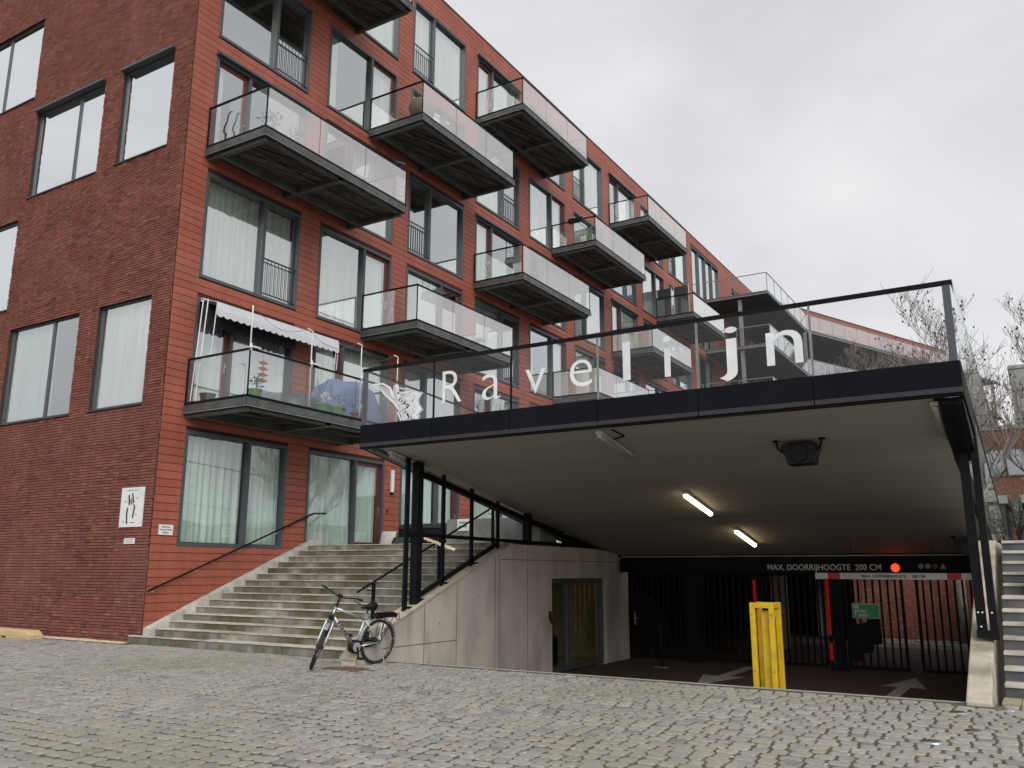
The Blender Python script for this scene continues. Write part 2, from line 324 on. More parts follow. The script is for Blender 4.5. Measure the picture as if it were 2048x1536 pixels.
def face_side(x, y, z): return Matrix.Translation((x, y, z)) @ Matrix.Rotation(rad(90), 4, 'Z') @ Matrix.Rotation(rad(90), 4, 'X')  # reads along +Y, faces +X
def minus(iv, a, b):
    out = []
    for s, e in iv:
        if b <= s or a >= e: out.append((s, e)); continue
        if a > s: out.append((s, a))
        if b < e: out.append((b, e))
    return out

# ------------------------------------------------------------------ constants of the place
XF, YB = -16.30, 11.87                # clad facade plane x, brick gable plane y
ROOF = 21.42
FLOOR = {1: 2.08, 2: 5.13, 3: 8.30, 4: 11.46, 5: 14.64, 6: 17.84}
TOPZ = {1: 4.60, 2: 7.75, 3: 10.90, 4: 14.05, 5: 17.20, 6: 20.50}
mF = lambda s, o, z: (XF+o, s, z)     # facade: s runs along +Y, o outwards
mB = lambda s, o, z: (s, YB-o, z)     # gable: s runs along +X, o outwards
WD = Vector((math.sin(rad(22.3)), math.cos(rad(22.3)), 0)); WN = Vector((WD.y, -WD.x, 0)); WO = Vector((XF, 61.0, 0))
def mW(s, o, z): p = WO+WD*s+WN*o; return (p.x, p.y, z)

# ================================================================== GROUND
def sheet(name, pts, m, kind='structure'):
    o = MB().add(pts, [tuple(range(len(pts)))]).build(name, m); o['kind'] = kind; return o
sheet('ground', [(-700, -700, -1.6), (700, -700, -1.6), (700, 900, -1.6), (-700, 900, -1.6)], 'far_ground')
plaza = MB().add([(-60, -40, .003), (30, -40, .003), (30, 11.80, .003), (-.66, 11.80, .003), (-.66, 11.62, .003), (-.97, 11.62, .003), (-.97, 11.80, .003), (-9.6, 11.80, .003), (-60, 11.95, .003)], [(0, 1, 2, 3, 4, 5, 6, 7, 8)]).build('plaza', 'joint_sand')
plaza['kind'] = 'structure'
def cobble_geo(mb, cx, cyy, w, d, h, seed):
    r = random.Random(seed); b = len(mb.v); c = .17*min(w, d); hw, hd = w/2, d/2
    ring = [(-hw+c, -hd), (hw-c, -hd), (hw, -hd+c), (hw, hd-c), (hw-c, hd), (-hw+c, hd), (-hw, hd-c), (-hw, -hd+c)]
    ring = [(x*(1+r.uniform(-.10, .06)), y*(1+r.uniform(-.10, .06))) for x, y in ring]
    tx, ty = r.uniform(-.03, .03), r.uniform(-.03, .03)
    for k, z in ((1, -.03), (1, h-.007), (.945, h)):
        for x, y in ring: mb.v.append((cx+x*k, cyy+y*k, z+(x*tx+y*ty if z > 0 else 0)))
    for lv in (0, 1):
        for i in range(8): j = (i+1) % 8; mb.f.append((b+lv*8+i, b+lv*8+j, b+lv*8+8+j, b+lv*8+8+i))
    mb.f.append(tuple(b+16+i for i in range(8)))
    if mb.r is not None: mb.r += [r.random()]*24
stones = []
y = 2.2; row = 0
while y < 12.6:
    d = random.uniform(.168, .205); x = -27+random.uniform(0, .2)
    while x < 6:
        w = random.uniform(.135, .215); cx, cyy = x+w/2, y+d/2+.018*math.sin(x*1.7+row)+random.uniform(-.006, .006); x += w
        lim = 11.56 if cx < -16.2 else 11.66 if cx < -9.6 else 11.72 if cx < -1.05 else 11.55 if cx < -.6 else 11.95
        if cx < -16.2 and cx > -20.2: lim = 11.45
        if cyy+d/2 > lim: continue
        p = pix((cx, cyy, 0))
        if p is None or not (-330 < p[0] < 2380 and p[1] < 1790): continue
        if (cx+9.42)**2/.48**2+(cyy-10.55)**2/.27**2 < 1: continue          # the manhole by the bicycle
        stones.append((p[2], cx, cyy, w, d, -60 < p[0] < 2100 and p[1] < 1530))
    y += d; row += 1
stones.sort()
vis = [s for s in stones if s[5]]; near = set(id(s) for s in vis[:300])
protos = []
for k in range(10):
    mb = MB(); mb.r = []; cobble_geo(mb, 0, 0, .17, .165, .012, 900+k); mb.r = [0.0]*24; me = mb.mesh('cobblestone'); me.materials.append(MAT['cobble']); protos.append(me)
rest = MB(); rest.r = []
for i, s in enumerate(stones):
    g = .027
    if id(s) in near:
        piece('cobblestone', protos[i % 10], plaza, (s[1], s[2], random.uniform(-.002, .008)), ((s[3]-g)/.17, (s[4]-g)/.165, 1), (0, 0, random.choice((0, math.pi))+random.uniform(-.03, .03)))
    else: cobble_geo(rest, s[1], s[2], s[3]-g, s[4]-g, .013+random.uniform(-.003, .008), i)
tag(rest.build('cobblestones', 'cobble', plaza), kind='stuff')
# moss tufts and litter specks in the joints
tuft = MB()
for i in range(520):
    px_, py_ = random.uniform(-14, 3), random.uniform(4, 11.4)
    for k in range(5):
        a = random.uniform(0, 6.28); l = random.uniform(.012, .03); q = Vector((px_+random.uniform(-.03, .03), py_+random.uniform(-.008, .008), 0))
        e = Vector((math.cos(a), math.sin(a), 0))*l; n_ = Vector((-e.y, e.x, 0))*.3
        tuft.add([q-n_, q+n_, q+e+Vector((0, 0, l*.9))], [(0, 1, 2)])
tag(tuft.build('moss', 'leaf'), 'tiny tufts of moss in the joints of the cobbles', 'moss', kind='stuff')
lit = MB()
for i in range(70):
    px_, py_ = random.uniform(-15, 2), random.uniform(4.5, 11.4); r = random.uniform(.008, .018); lit.box(px_, px_+r*1.6, py_, py_+r, .012, .018)
tag(lit.build('litter', 'white_plastic'), 'pale specks of litter scattered over the cobbles', 'litter', kind='stuff')
for (cx, cyy, rx, ry, lab) in ((-9.42, 10.55, .44, .24, 'brown rusty manhole cover under the bicycle'), (-17.9, 9.75, .55, .30, 'brown rusty manhole cover near the wooden log')):
    mb = MB(); mb.lathe((cx, cyy, -.02), [(1, 0), (1, .03), (.9, .034), (.88, .031), (0.02, .031)], 28, squash=(rx, ry))
    for k in range(-3, 4): mb.box(cx-rx*.55, cx+rx*.55, cyy+k*.07-.012, cyy+k*.07+.012, .008, .0155)
    tag(mb.build('manhole_cover', 'rust'), lab, 'manhole cover', 'manhole covers')
for i, (x_, y_) in enumerate(((-1.05, 8.95), (-.75, 9.75), (-.98, 10.9), (-.55, 11.4))):
    mb = MB().lathe((x_, y_, .0), [(.105, 0), (.105, .016), (.085, .024), (.05, .03), (.01, .032)], 20)
    tag(mb.build('road_stud', 'steel', smooth=True), ['nearest', 'second', 'third', 'farthest'][i]+' of the four round metal studs in the cobbles', 'road stud', 'metal studs in the cobbles')
mb = MB()
x = -9.58
while x < -1.0:
    l = min(1.0, -.98-x); mb.box(x, x+l-.006, 11.80, 11.90, -.2, .004); x += l
k_o = mb.build('kerb', 'kerb'); k_o['kind'] = 'structure'
FZ = -.74
gf = MB().add([(-9.6, 11.9, -.02), (-.97, 11.9, -.02), (-.97, 16.5, FZ), (-9.6, 16.5, FZ)], [(0, 1, 2, 3)]).add([(-9.6, 16.5, FZ), (-.97, 16.5, FZ), (-.97, 22, FZ), (8, 22, FZ), (8, 46, FZ), (-24, 46, FZ), (-24, 22, FZ), (-9.6, 22, FZ)], [(0, 1, 2, 3, 4, 5, 6, 7)]).build('garage_road', 'asphalt'); gf['kind'] = 'structure'
def arrow(cx, tip, tail, w, lab):
    s = 1 if tip > tail else -1; h = tip-s*1.75; z = FZ+.004
    o = MB().add([(cx-w*.28, tail, z), (cx+w*.28, tail, z), (cx+w*.28, h, z), (cx+w, h-s*.1, z), (cx, tip, z), (cx-w, h-s*.1, z), (cx-w*.28, h, z)], [(0, 1, 2, 3, 4, 5, 6) if s > 0 else (6, 5, 4, 3, 2, 1, 0)]).build('painted_arrow', 'road_paint')
    tag(o, lab, 'road marking', 'arrows on the garage road')
arrow(-2.68, 21.1, 17.0, .42, 'white arrow pointing into the garage under the height bar')
arrow(-6.3, 17.45, 21.4, .48, 'white arrow pointing out of the garage beside the yellow frame')
# tiled path in front of the right hand stairs
tp = sheet('tiled_path', [(-.62, 11.99, -.008), (6, 11.99, -.008), (6, 12.56, -.008), (-.62, 12.56, -.008)], 'joint_sand')
for i in range(16):
    for j in range(3):
        mb = MB(); mb.box(-.62+i*.2, -.62+i*.2+.19, 11.98+j*.2, 11.98+j*.2+.19, -.03, .006); mb.build('paving_tile', 'tile_yellow', tp)

# ================================================================== APARTMENT BUILDING
bld = thing('apartment_building', (XF, YB, 0), 'long red clad apartment building with brick gable and glass balconies', 'building')
holesB = []; holesF = []
def wall_holes(m, s0, s1, z0, z1, holes, depth=.22):
    mb = MB(); ss = sorted({s0, s1, *[h[0] for h in holes], *[h[1] for h in holes]}); zs = sorted({z0, z1, *[h[2] for h in holes], *[h[3] for h in holes]})
    ss = [s for s in ss if s0 <= s <= s1]; zs = [z for z in zs if z0 <= z <= z1]
    for a, b in zip(ss, ss[1:]):
        for c, d in zip(zs, zs[1:]):
            if any(h[0] < (a+b)/2 < h[1] and h[2] < (c+d)/2 < h[3] for h in holes): continue
            mb.add([m(a, 0, c), m(b, 0, c), m(b, 0, d), m(a, 0, d)], [(0, 1, 2, 3)])
    for a, b, c, d in holes:
        for q in ([(a, c), (a, d)], [(b, d), (b, c)], [(a, d), (b, d)], [(b, c), (a, c)]):
            (p, r), (s, t) = q; mb.add([m(p, 0, r), m(s, 0, t), m(s, -depth, t), m(p, -depth, r)], [(0, 1, 2, 3)])
    return mb
def curtain(m, s0, s1, z0, z1, o, matn, parent, fold=.05, pitch=.17):
    mb = MB(); n = max(6, int((s1-s0)/pitch*6)); ph = random.uniform(0, 6); z0 += .02
    for i in range(n+1):
        s = s0+(s1-s0)*i/n; w = (s*6.28/pitch+1.3*math.sin(s*3.1+ph)); a = fold*(math.sin(w)+.4*math.sin(w*.47+ph))
        mb.v += [m(s, o+a*1.25, z0), m(s, o+a*.8, (z0+z1)/2), m(s, o+a*.5, z1)]
    for i in range(n):
        b = i*3
        for k in (0, 1): mb.f.append((b+k, b+3+k, b+4+k, b+1+k))
    return mb.build('curtain', matn, parent, smooth=True)
def window(m, s0, s1, z0, z1, parts, holes, proud=.035, recess=.09, fw=.075, frame='frame_grey', pane='pane', detail=2, canopy=False):
    """parts: list of (fraction, kind) along s; kinds: fixed, juliet, door; a trailing 'c' adds a curtain, 'g' a grey curtain"""
    holes.append((s0, s1, z0, z1)); f = MB()
    for a, b, c, d in ((s0, s0+fw, z0, z1), (s1-fw, s1, z0, z1), (s0+fw, s1-fw, z1-fw, z1), (s0+fw, s1-fw, z0, z0+fw)): f.mbox(m, a, b, -recess-.03, proud, c, d)
    tot = sum(p[0] for p in parts); x = s0+fw; W_ = s1-s0-2*fw; spans = []
    for i, (fr, k) in enumerate(parts):
        w = W_*fr/tot; spans.append((x, x+w, k)); x += w
        if i < len(parts)-1: f.mbox(m, x-.045, x+.045, -recess-.03, proud-.012, z0+fw, z1-fw)
    if canopy: f.mbox(m, s0-.03, s1+.03, max(proud, .0)-.06, max(proud, 0)+.12, z1-.005, z1+.06)
    win = f.build('window', frame, bld)
    # room behind
    r = MB(); D = 1.3
    a, b, c, d = s0, s1, z0, z1
    q = [m(a, -.2, c), m(b, -.2, c), m(b, -.2, d), m(a, -.2, d), m(a, -D, c), m(b, -D, c), m(b, -D, d), m(a, -D, d)]
    r.add(q, [(0, 1, 5, 4), (2, 3, 7, 6), (0, 4, 7, 3), (1, 2, 6, 5), (4, 5, 6, 7)]); r.build('interior', 'room', win)
    for a, b, k in spans:
        a += .05 if a > s0+fw+.01 else 0; b -= .05 if b < s1-fw-.01 else 0
        zb, zt = z0+fw, z1-fw
        if k.startswith('door'):
            dm = MB(); st = .105
            for p_, q_, u, v in ((a, a+st, zb, zt), (b-st, b, zb, zt), (a+st, b-st, zt-st, zt), (a+st, b-st, zb, zb+.16)): dm.mbox(m, p_, q_, -recess-.045, -recess+.02, u, v)
            dr = dm.build('door', 'door_red', win); a2, b2, c2, d2 = a+st, b-st, zb+.16, zt-st
            if detail > 1:
                h = MB(); side = b-.05 if 'r' in k[4:] else a+.05
                h.mbox(m, side-.02, side+.02, -recess+.02, -recess+.035, zb+.95, zb+1.2); h.mbox(m, side-.02, side+(.1 if 'r' not in k[4:] else -.1)+.02 if False else side+.1, -recess+.05, -recess+.07, zb+1.1, zb+1.125); h.build('handle', 'steel', win)
        else: a2, b2, c2, d2 = a, b, zb, zt
        if k.startswith('juliet') and detail:
            rl = MB(); hh = zb+.98; rl.mbox(m, a-.02, b+.02, .0, .03, hh, hh+.035); rl.mbox(m, a-.02, b+.02, .0, .03, zb+.06, zb+.085)
            n = max(4, int((b-a)/.115))
            for i in range(1, n): s = a+(b-a)*i/n; rl.mbox(m, s-.007, s+.007, .008, .022, zb+.085, hh)
            rl.build('railing', 'frame_dark', win)
            # sash of the opening light
            sh = MB(); st = .05
            for p_, q_, u, v in ((a, a+st, zb, zt), (b-st, b, zb, zt), (a+st, b-st, zt-st, zt), (a+st, b-st, zb, zb+st)): sh.mbox(m, p_, q_, -recess-.04, -recess+.01, u, v)
            sh.build('sash', 'frame_grey', win); a2, b2, c2, d2 = a+st, b-st, zb+st, zt-st
        MB().mbox(m, a2, b2, -recess-.012, -recess, c2, d2).build('pane', pane, win)
        if k.endswith('c'): curtain(m, a2-.03, b2+.03, c2, d2, -.22, 'curtain', win)
        elif k.endswith('g'): curtain(m, a2-.03, b2+.03, c2, d2, -.20, 'curtain_grey', win, fold=.045, pitch=.2)
        elif k.endswith('h'): curtain(m, a2, a2+(b2-a2)*.3, c2, d2, -.22, 'curtain', win)
    return win
# brick gable windows
for z0, z1 in ((5.17, 7.76), (11.50, 14.09), (17.83, 20.42)):
    can = z0 > 8
    window(mB, -22.92, -19.80, z0, z1, [(.62, 'fixed'+('g' if z0 < 6 else 'c')), (.38, 'fixed'+('' if z0 < 6 else 'c'))], holesB, proud=-.07, recess=.11, fw=.055, canopy=can, pane='pane_sky' if can else 'pane')
    window(mB, -19.02, -17.00, z0, z1, [(1, 'fixedc')], holesB, proud=-.07, recess=.11, fw=.055, canopy=can, pane='pane_sky' if can else 'pane')
for z0, z1 in ((8.34, 10.93), (14.66, 17.25)):
    window(mB, -26.35, -23.22, z0, z1, [(.4, 'fixedc'), (.6, 'fixedc')], holesB, proud=-.07, recess=.11, fw=.055, pane='pane_sky')
    window(mB, -29.6, -27.2, z0, z1, [(1, 'fixedc')], holesB, proud=-.07, recess=.11, fw=.055, pane='pane_sky')
# clad facade windows: columns of 3.1 m openings every 3.855 m
C0, CP, CW = 12.54, 3.855, 3.11
for c in range(9):
    for fl in range(1, 7):
        a = C0+CP*c; b = a+CW; z0, z1 = FLOOR[fl], TOPZ[fl]; t = c % 3; odd = fl % 2; far = c > 5
        z0 -= .06
        cc = random.choice(('c', 'c', 'h', 'c', 'c', '')) if not (c < 2 and fl < 4) else 'c'
        c2 = random.choice(('c', 'h', 'c', 'c', ''))
        if c < 2 and fl < 4: c2 = 'c'
        if fl == 1: cc = c2 = 'g'
        if fl == 5 and c == 0: cc = c2 = ''
        if fl == 5 and c == 1: cc = 'h'; c2 = 'c'
        if fl == 4 and c == 2: cc = c2 = ''
        if odd and t == 0: P = [(.61, 'fixed'+cc), (.39, ('juliet' if fl > 1 else 'fixed')+c2)]
        elif odd and t == 1: P = [(.61, 'fixed'+cc), (.39, 'doorr'+c2)]
        elif odd and t == 2: P = [(.62, 'fixed'+cc), (.38, 'doorr'+c2)]
        elif t == 0: P = [(.345, 'doorr'+c2), (.655, 'fixed'+cc)]
        elif t == 1: P = [(.36, 'doorr'+c2), (.64, 'fixed'+cc)]
        else: P = [(.37, 'juliet'+c2), (.63, 'fixed'+cc)]
        window(mF, a, b, z0, z1, P, holesF, detail=0 if far and fl < 4 else 2, canopy=(fl in (4, 6) and t == 0), pane='pane_low' if fl == 1 else 'pane')
window(mF, 47.3, 52.5, 17.8, 20.75, [(1, 'fixed')]*4, holesF, detail=0)
window(mF, 55.2, 57.6, 18.2, 20.2, [(1, 'fixed')]*2, holesF, detail=0)
for fl in (3, 4, 5):
    window(mF, 48.0, 51.0, FLOOR[fl], TOPZ[fl], [(.6, 'fixed'), (.4, 'doorr')], holesF, detail=0)
    window(mF, 54.0, 57.0, FLOOR[fl], TOPZ[fl], [(.6, 'fixed'), (.4, 'doorr')], holesF, detail=0)

# brick gable: mortar wall, then every brick
bw = wall_holes(mB, -40, XF-.012, -.6, ROOF, holesB, .2).build('brick_wall', 'mortar', bld)
BP, BH = .0655, .0515
bricks = []; z = -.06; ri = 0
while z < ROOF-.1:
    iv = [(-27.6, XF)]
    for a, b, c, d in holesB:
        if c < z+BH/2 < d: iv = minus(iv, a-.001, b+.001)
    x = -27.6-random.uniform(0, .21)
    while x < XF:
        l = random.choice((.21, .21, .21, .1, .21)); e = min(x+l, XF)
        for s0, s1 in iv:
            p, q = max(x, s0), min(e, s1)
            if q-p > .03: bricks.append((p, q, z))
        x += l+.0105
    z += BP; ri += 1
def score(b):
    p = pix(mB((b[0]+b[1])/2, 0, b[2]))
    return -1 if p is None or not (0 < p[0] < 2048 and 0 < p[1] < 1536) else (b[1]-b[0])/p[2]
order = sorted(range(len(bricks)), key=lambda i: -score(bricks[i])); sel = set(order[:300])
um = MB().box8([(0, 0, 0), (1, 0, 0), (1, -1, 0), (0, -1, 0), (0, 0, 1), (1, 0, 1), (1, -1, 1), (0, -1, 1)])
um.r = [0.0]*8; ub = um.mesh('brick'); ub.materials.append(MAT['brick'])
rest = MB(); rest.r = []
for i, (p, q, z) in enumerate(bricks):
    o_ = .016+random.uniform(-.004, .004)
    if i in sel: piece('brick', ub, bw, (p, YB, z), (q-p, o_, BH))
    else:
        b = len(rest.v); y1 = YB-o_
        rest.v += [(p, YB, z), (q, YB, z), (q, y1, z), (p, y1, z), (p, YB, z+BH), (q, YB, z+BH), (q, y1, z+BH), (p, y1, z+BH)]
        rest.f += [(b, b+3, b+2, b+1), (b+4, b+5, b+6, b+7), (b+1, b+2, b+6, b+5), (b+2, b+3, b+7, b+6), (b+3, b, b+4, b+7)]
        rest.r += [random.random()]*8
tag(rest.build('bricks', 'brick', bw), kind='stuff')
# sills under the gable windows
for a, b, c, d in holesB: MB().mbox(mB, a-.02, b+.02, .0, .05, c-.035, c).build('sill', 'frame_dark', bld)

# clad facade: backing wall, then every board
cl = wall_holes(mF, YB+.002, 61.0, -1.0, ROOF, holesF, .2).build('cladding', 'backing', bld)
RP, RH, GAP = .176, .163, .006
boards = []; z = -.06
while z < ROOF-.05:
    h = min(RH, ROOF-z); iv = [(YB+.004, 61.0)]
    for a, b, c, d in holesF:
        if c < z+h-.02 and d > z+.02: iv = minus(iv, a, b)
    for s0, s1 in iv:
        s = s0; first = True
        while s < s1-.01:
            l = random.uniform(1.2, 3.6) if first else 3.6; first = False; e = min(s+l, s1)
            if s1-e < .35: e = s1
            zz0, zz1 = z, z+h
            for a, b, c, d in holesF:           # trim rows that touch a head or a sill
                if a < (s+e)/2 < b or (a < e and b > s):
                    if zz0 < d < zz0+.03 and False: zz0 = d
            boards.append((s, e-(GAP if e < s1 else 0), zz0, zz1)); s = e
    z += RP
def bscore(b):
    p, q = pix(mF(b[0], 0, b[2])), pix(mF(b[1], 0, b[2]))
    if p is None or q is None or q[0] < 0 or p[0] > 2048 or max(p[1], q[1]) < 0 or b[2] < .2: return -1
    m_ = pix(mF((b[0]+b[1])/2, 0, b[2])); return (min(q[0], 2048)-max(p[0], 0))/m_[2]
order = sorted(range(len(boards)), key=lambda i: -bscore(boards[i])); sel = set(order[:300])
um = MB().box8([(0, 0, 0), (1, 0, 0), (1, 1, 0), (0, 1, 0), (0, 0, 1), (1, 0, 1), (1, 1, 1), (0, 1, 1)]); um.r = [0.0]*8; ubd = um.mesh('board'); ubd.materials.append(MAT['board'])
rest = MB(); rest.r = []
for i, (p, q, z0, z1) in enumerate(boards):
    if i in sel: piece('board', ubd, cl, (XF, p, z0), (.020, q-p, z1-z0))
    else: rest.mbox(mF, p, q, 0, .020, z0, z1); rest.r += [random.random()]*8
tag(rest.build('boards', 'board', cl), kind='stuff')
rf = MB().add([(XF, YB, ROOF), (XF, 61, ROOF), (-34, 61, ROOF), (-40, YB, ROOF)], [(0, 1, 2, 3)]).add([mW(0, 0, ROOF), mW(27.5, 0, ROOF), mW(27.5, -16, ROOF), (-34, 61, ROOF)], [(0, 1, 2, 3)]).build('roof', 'far_concrete', bld)
mb = MB(); mb.mbox(mF, YB-.03, 61.0, -.2, .035, ROOF, ROOF+.07); mb.mbox(mW, 0, 27.5, -.2, .035, ROOF+.003, ROOF+.073); mb.mbox(mB, -40, XF-.2, -.2, .035, ROOF+.003, ROOF+.073); mb.build('coping', 'roof_coping', bld)
# corner flashing
MB().box(XF-.002, XF+.022, YB-.004, YB+.006, -.02, ROOF).build('corner_trim', 'backing', bld)

# ---------------- balconies
def clip_poly(poly, ax, lim, keep_less):
    out = []
    for i in range(len(poly)):
        p, q = poly[i], poly[(i+1) % len(poly)]; pi = (p[ax] <= lim) == keep_less or p[ax] == lim; qi = (q[ax] <= lim) == keep_less or q[ax] == lim
        if pi: out.append(p)
        if pi != qi:
            t = (lim-p[ax])/(q[ax]-p[ax]); out.append((p[0]+(q[0]-p[0])*t, p[1]+(q[1]-p[1])*t))
    return out
def balcony(Y0, zt, fine=True, side='balcony_glass', front='balcony_front', L=5.2):
    Y1 = Y0+L; X0, X1 = XF+.03, -14.22
    f = MB(); f.box(X0, X1-.07, Y0+.07, Y1-.07, zt-.05, zt)
    # edge channel
    for (a, b, c, d) in ((X1-.07, X1, Y0, Y1), (X0, X1-.07, Y0, Y0+.07), (X0, X1-.07, Y1-.07, Y1)):
        f.box(a, b, c, d, zt-.17, zt)
    f.box(X1, X1+.014, Y0-.012, Y1+.012, zt-.035, zt+.004); f.box(X1, X1+.014, Y0-.012, Y1+.012, zt-.185, zt-.155)
    f.box(X0, X1, Y0-.014, Y0, zt-.035, zt+.004); f.box(X0, X1, Y0-.014, Y0, zt-.185, zt-.155)
    B = f.build('balcony', 'galv', bld)
    lt = MB(); lt.box(X1+.014, X1+.02, Y0-.01, Y1+.01, zt-.155, zt-.04); lt.box(X0, X1, Y0-.022, Y0-.014, zt-.155, zt-.04); lt.build('edge_strip', 'galv', B); MB().box(X1+.014, X1+.024, Y0-.012, Y1+.012, zt-.187, zt-.168).box(X0, X1+.014, Y0-.024, Y0-.0145, zt-.187, zt-.168).build('edge_highlight', 'galv_light', B)  # last piece: lighter strip paints the highlight along the lower edge
    # beams underneath
    u = MB(); zb = zt-.30
    u.box(X0+.42, X0+.54, Y0+.1, Y1-.1, zb, zt-.06); u.build('beam', 'galv', B)
    for yc, w in ((Y0+.13, .12), (Y0+L/2, .16), (Y1-.13, .12)):
        MB().box(X0, X1-.09, yc-w/2, yc+w/2, zb+.03, zt-.07).build('beam', 'galv', B)
    MB().box(X1-.22, X1-.09, Y0+.22, Y1-.22, zb+.06, zt-.07).build('beam', 'galv', B)
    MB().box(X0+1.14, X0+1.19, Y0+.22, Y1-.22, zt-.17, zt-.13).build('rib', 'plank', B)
    # diagonal planks between the beams
    sl = math.atan(.32); dv = Vector((math.sin(sl), math.cos(sl))); nv = Vector((dv.y, -dv.x)); allp = MB(); allp.r = []
    for ya, yb in ((Y0+.2, Y0+L/2-.09), (Y0+L/2+.09, Y1-.2)):
        xa, xb = X0+.56, X1-.23; c0 = Vector(((xa+xb)/2, (ya+yb)/2))
        for k in range(-13, 14):
            c = c0+nv*(k*.115); pol = [c-dv*4-nv*.048, c+dv*4-nv*.048, c+dv*4+nv*.048, c-dv*4+nv*.048]; pol = [(p.x, p.y) for p in pol]
            for ax, lim, less in ((0, xa, False), (0, xb, True), (1, ya, False), (1, yb, True)):
                if pol: pol = clip_poly(pol, ax, lim, less)
            if len(pol) < 3 or max(abs(p[0]-pol[0][0])+abs(p[1]-pol[0][1]) for p in pol) < .15: continue
            jz = random.uniform(-.02, .02)
            if fine:
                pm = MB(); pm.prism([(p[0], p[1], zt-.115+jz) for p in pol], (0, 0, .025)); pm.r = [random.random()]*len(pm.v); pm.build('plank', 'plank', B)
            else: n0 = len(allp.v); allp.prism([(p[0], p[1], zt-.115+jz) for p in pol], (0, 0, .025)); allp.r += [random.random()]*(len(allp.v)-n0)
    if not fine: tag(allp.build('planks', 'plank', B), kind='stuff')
    # balustrade
    g0, g1 = zt+.06, zt+1.06
    c = MB(); c.box(X1-.06, X1-.005, Y0+.0, Y1, zt+.004, zt+.075); c.box(X0, X1-.06, Y0+.0, Y0+.055, zt+.004, zt+.075); c.box(X0, X1-.06, Y1-.055, Y1, zt+.004, zt+.075); c.build('glass_clamp', 'black_steel', B)
    r = MB(); r.box(X1-.055, X1-.01, Y0+.005, Y1-.005, g1, g1+.04); r.box(X0, X1-.055, Y0+.005, Y0+.05, g1, g1+.04); r.box(X0, X1-.055, Y1-.05, Y1-.005, g1, g1+.04); r.build('rail', 'black_steel', B)
    n = 3
    for i in range(n):
        a, b = Y0+.05+(L-.1)*i/n, Y0+.05+(L-.1)*(i+1)/n; MB().box(X1-.038, X1-.026, a+.012, b-.012, g0, g1).build('pane', front, B)
        if i: MB().box(X1-.036, X1-.028, a-.006, a+.006, g0, g1).build('pane_joint', 'galv', B)
    for yy in (Y0+.028, Y1-.028): MB().box(X0+.02, X1-.06, yy-.006, yy+.006, g0, g1).build('pane', side, B)
    for yy in (Y0+.028, Y1-.028): MB().box(X1-.045, X1-.02, yy-.012, yy+.012, zt+.07, g1).build('corner_post', 'black_steel', B)
    MB().box(X0, X0+.04, Y0+.01, Y0+.05, zt+.07, g1).build('corner_post', 'black_steel', B)
    return B
def by(n): return 12.42+5.795*n
BAL = {}
glass('frost', (.75, .75, .72), .12, 2, milk=.62, milkc=(.55, .50, .45)); glass('frost_white', (.9, .9, .9), .15, 2, milk=.72, milkc=(.72, .70, .68))
for n in range(6):
    for fl in ((2, 4, 6) if n % 2 == 0 else (3, 5)):
        if (n, fl) == (2, 2) or (n, fl) == (4, 2): continue
        kw = {}
        if (n, fl) == (3, 3): kw = dict(side='frost')
        if (n, fl) == (5, 5): kw = dict(front='frost_white')
        if (n, fl) == (4, 4): kw = dict(side='frost')
        if (n, fl) == (0, 2): kw = dict(front='balcony_glass')
        BAL[n, fl] = balcony(by(n), FLOOR[fl]-.02 if fl != 2 else 5.12, fine=(n <= 2), **kw)

# ---------------- far wing with galleries
hw = []
mWall = mW
for fl in (3, 4, 5, 6):
    for k in range(4):
        a = 2.4+k*6.4; b = a+random.choice((2.6, 3.6, 4.2)); z0, z1 = FLOOR[fl]+.2, TOPZ[fl]-.4
        window(mW, a, b, z0, z1, [(.5, 'fixedc'), (.5, 'fixed')], hw, detail=0, pane='pane_far')
wall_holes(mW, 0, 27.5, -1, ROOF, hw, .2).add([mW(27.5, 0, -1), mW(27.5, -16, -1), mW(27.5, -16, ROOF), mW(27.5, 0, ROOF)], [(0, 1, 2, 3)]).build('wing_wall', 'far_cladding', bld)
def deck(zt, name='gallery'):
    P0, P1, P2 = Vector((XF+.03, 49.2, 0)), Vector((-12.37, 49.25, 0)), Vector((-12.3, 59.2, 0)); P3 = Vector(mW(27.4, 4.3, 0)); P4 = Vector(mW(27.4, .03, 0)); P5 = Vector((XF+.03, 61, 0))
    P2 = Vector(mW(-.2, 4.33, 0))
    poly = [P0, P1, P2, P3, P4, P5]; g = MB().prism([(p.x, p.y, zt-.2) for p in poly], (0, 0, .2)); G = g.build(name, 'galv', bld)
    run = [P0, P1, P2, P3]; rl = MB(); 
    for a, b in zip(run, run[1:]):
        a_, b_ = a+Vector((0, 0, zt+1.1)), b+Vector((0, 0, zt+1.1)); rl.bar(a_, b_, .05, .04)
        n = max(2, int((b-a).length/1.5))
        for i in range(n):
            p, q = a+(b-a)*(i/n), a+(b-a)*((i+1)/n); e = (q-p).normalized()*.02
            MB().bar(p+e+Vector((0, 0, zt+.55)), q-e+Vector((0, 0, zt+.55)), .014, 1.04).build('pane', 'balcony_front' if b != P1 else 'rail_glass', G)
            rl.bar(p+Vector((0, 0, zt)), p+Vector((0, 0, zt+1.1)), .035)
    rl.build('rail', 'galv_light', G)
    ed = MB()
    for a, b in zip(run, run[1:]):
        n_ = (b-a).cross(Vector((0, 0, 1))).normalized()*.012; ed.bar(a+n_+Vector((0, 0, zt-.17)), b+n_+Vector((0, 0, zt-.17)), .02, .05)
    ed.build('edge_strip', 'galv_light', G); return G
for fl in (6, 5, 4, 3): deck(FLOOR[fl]-.05)
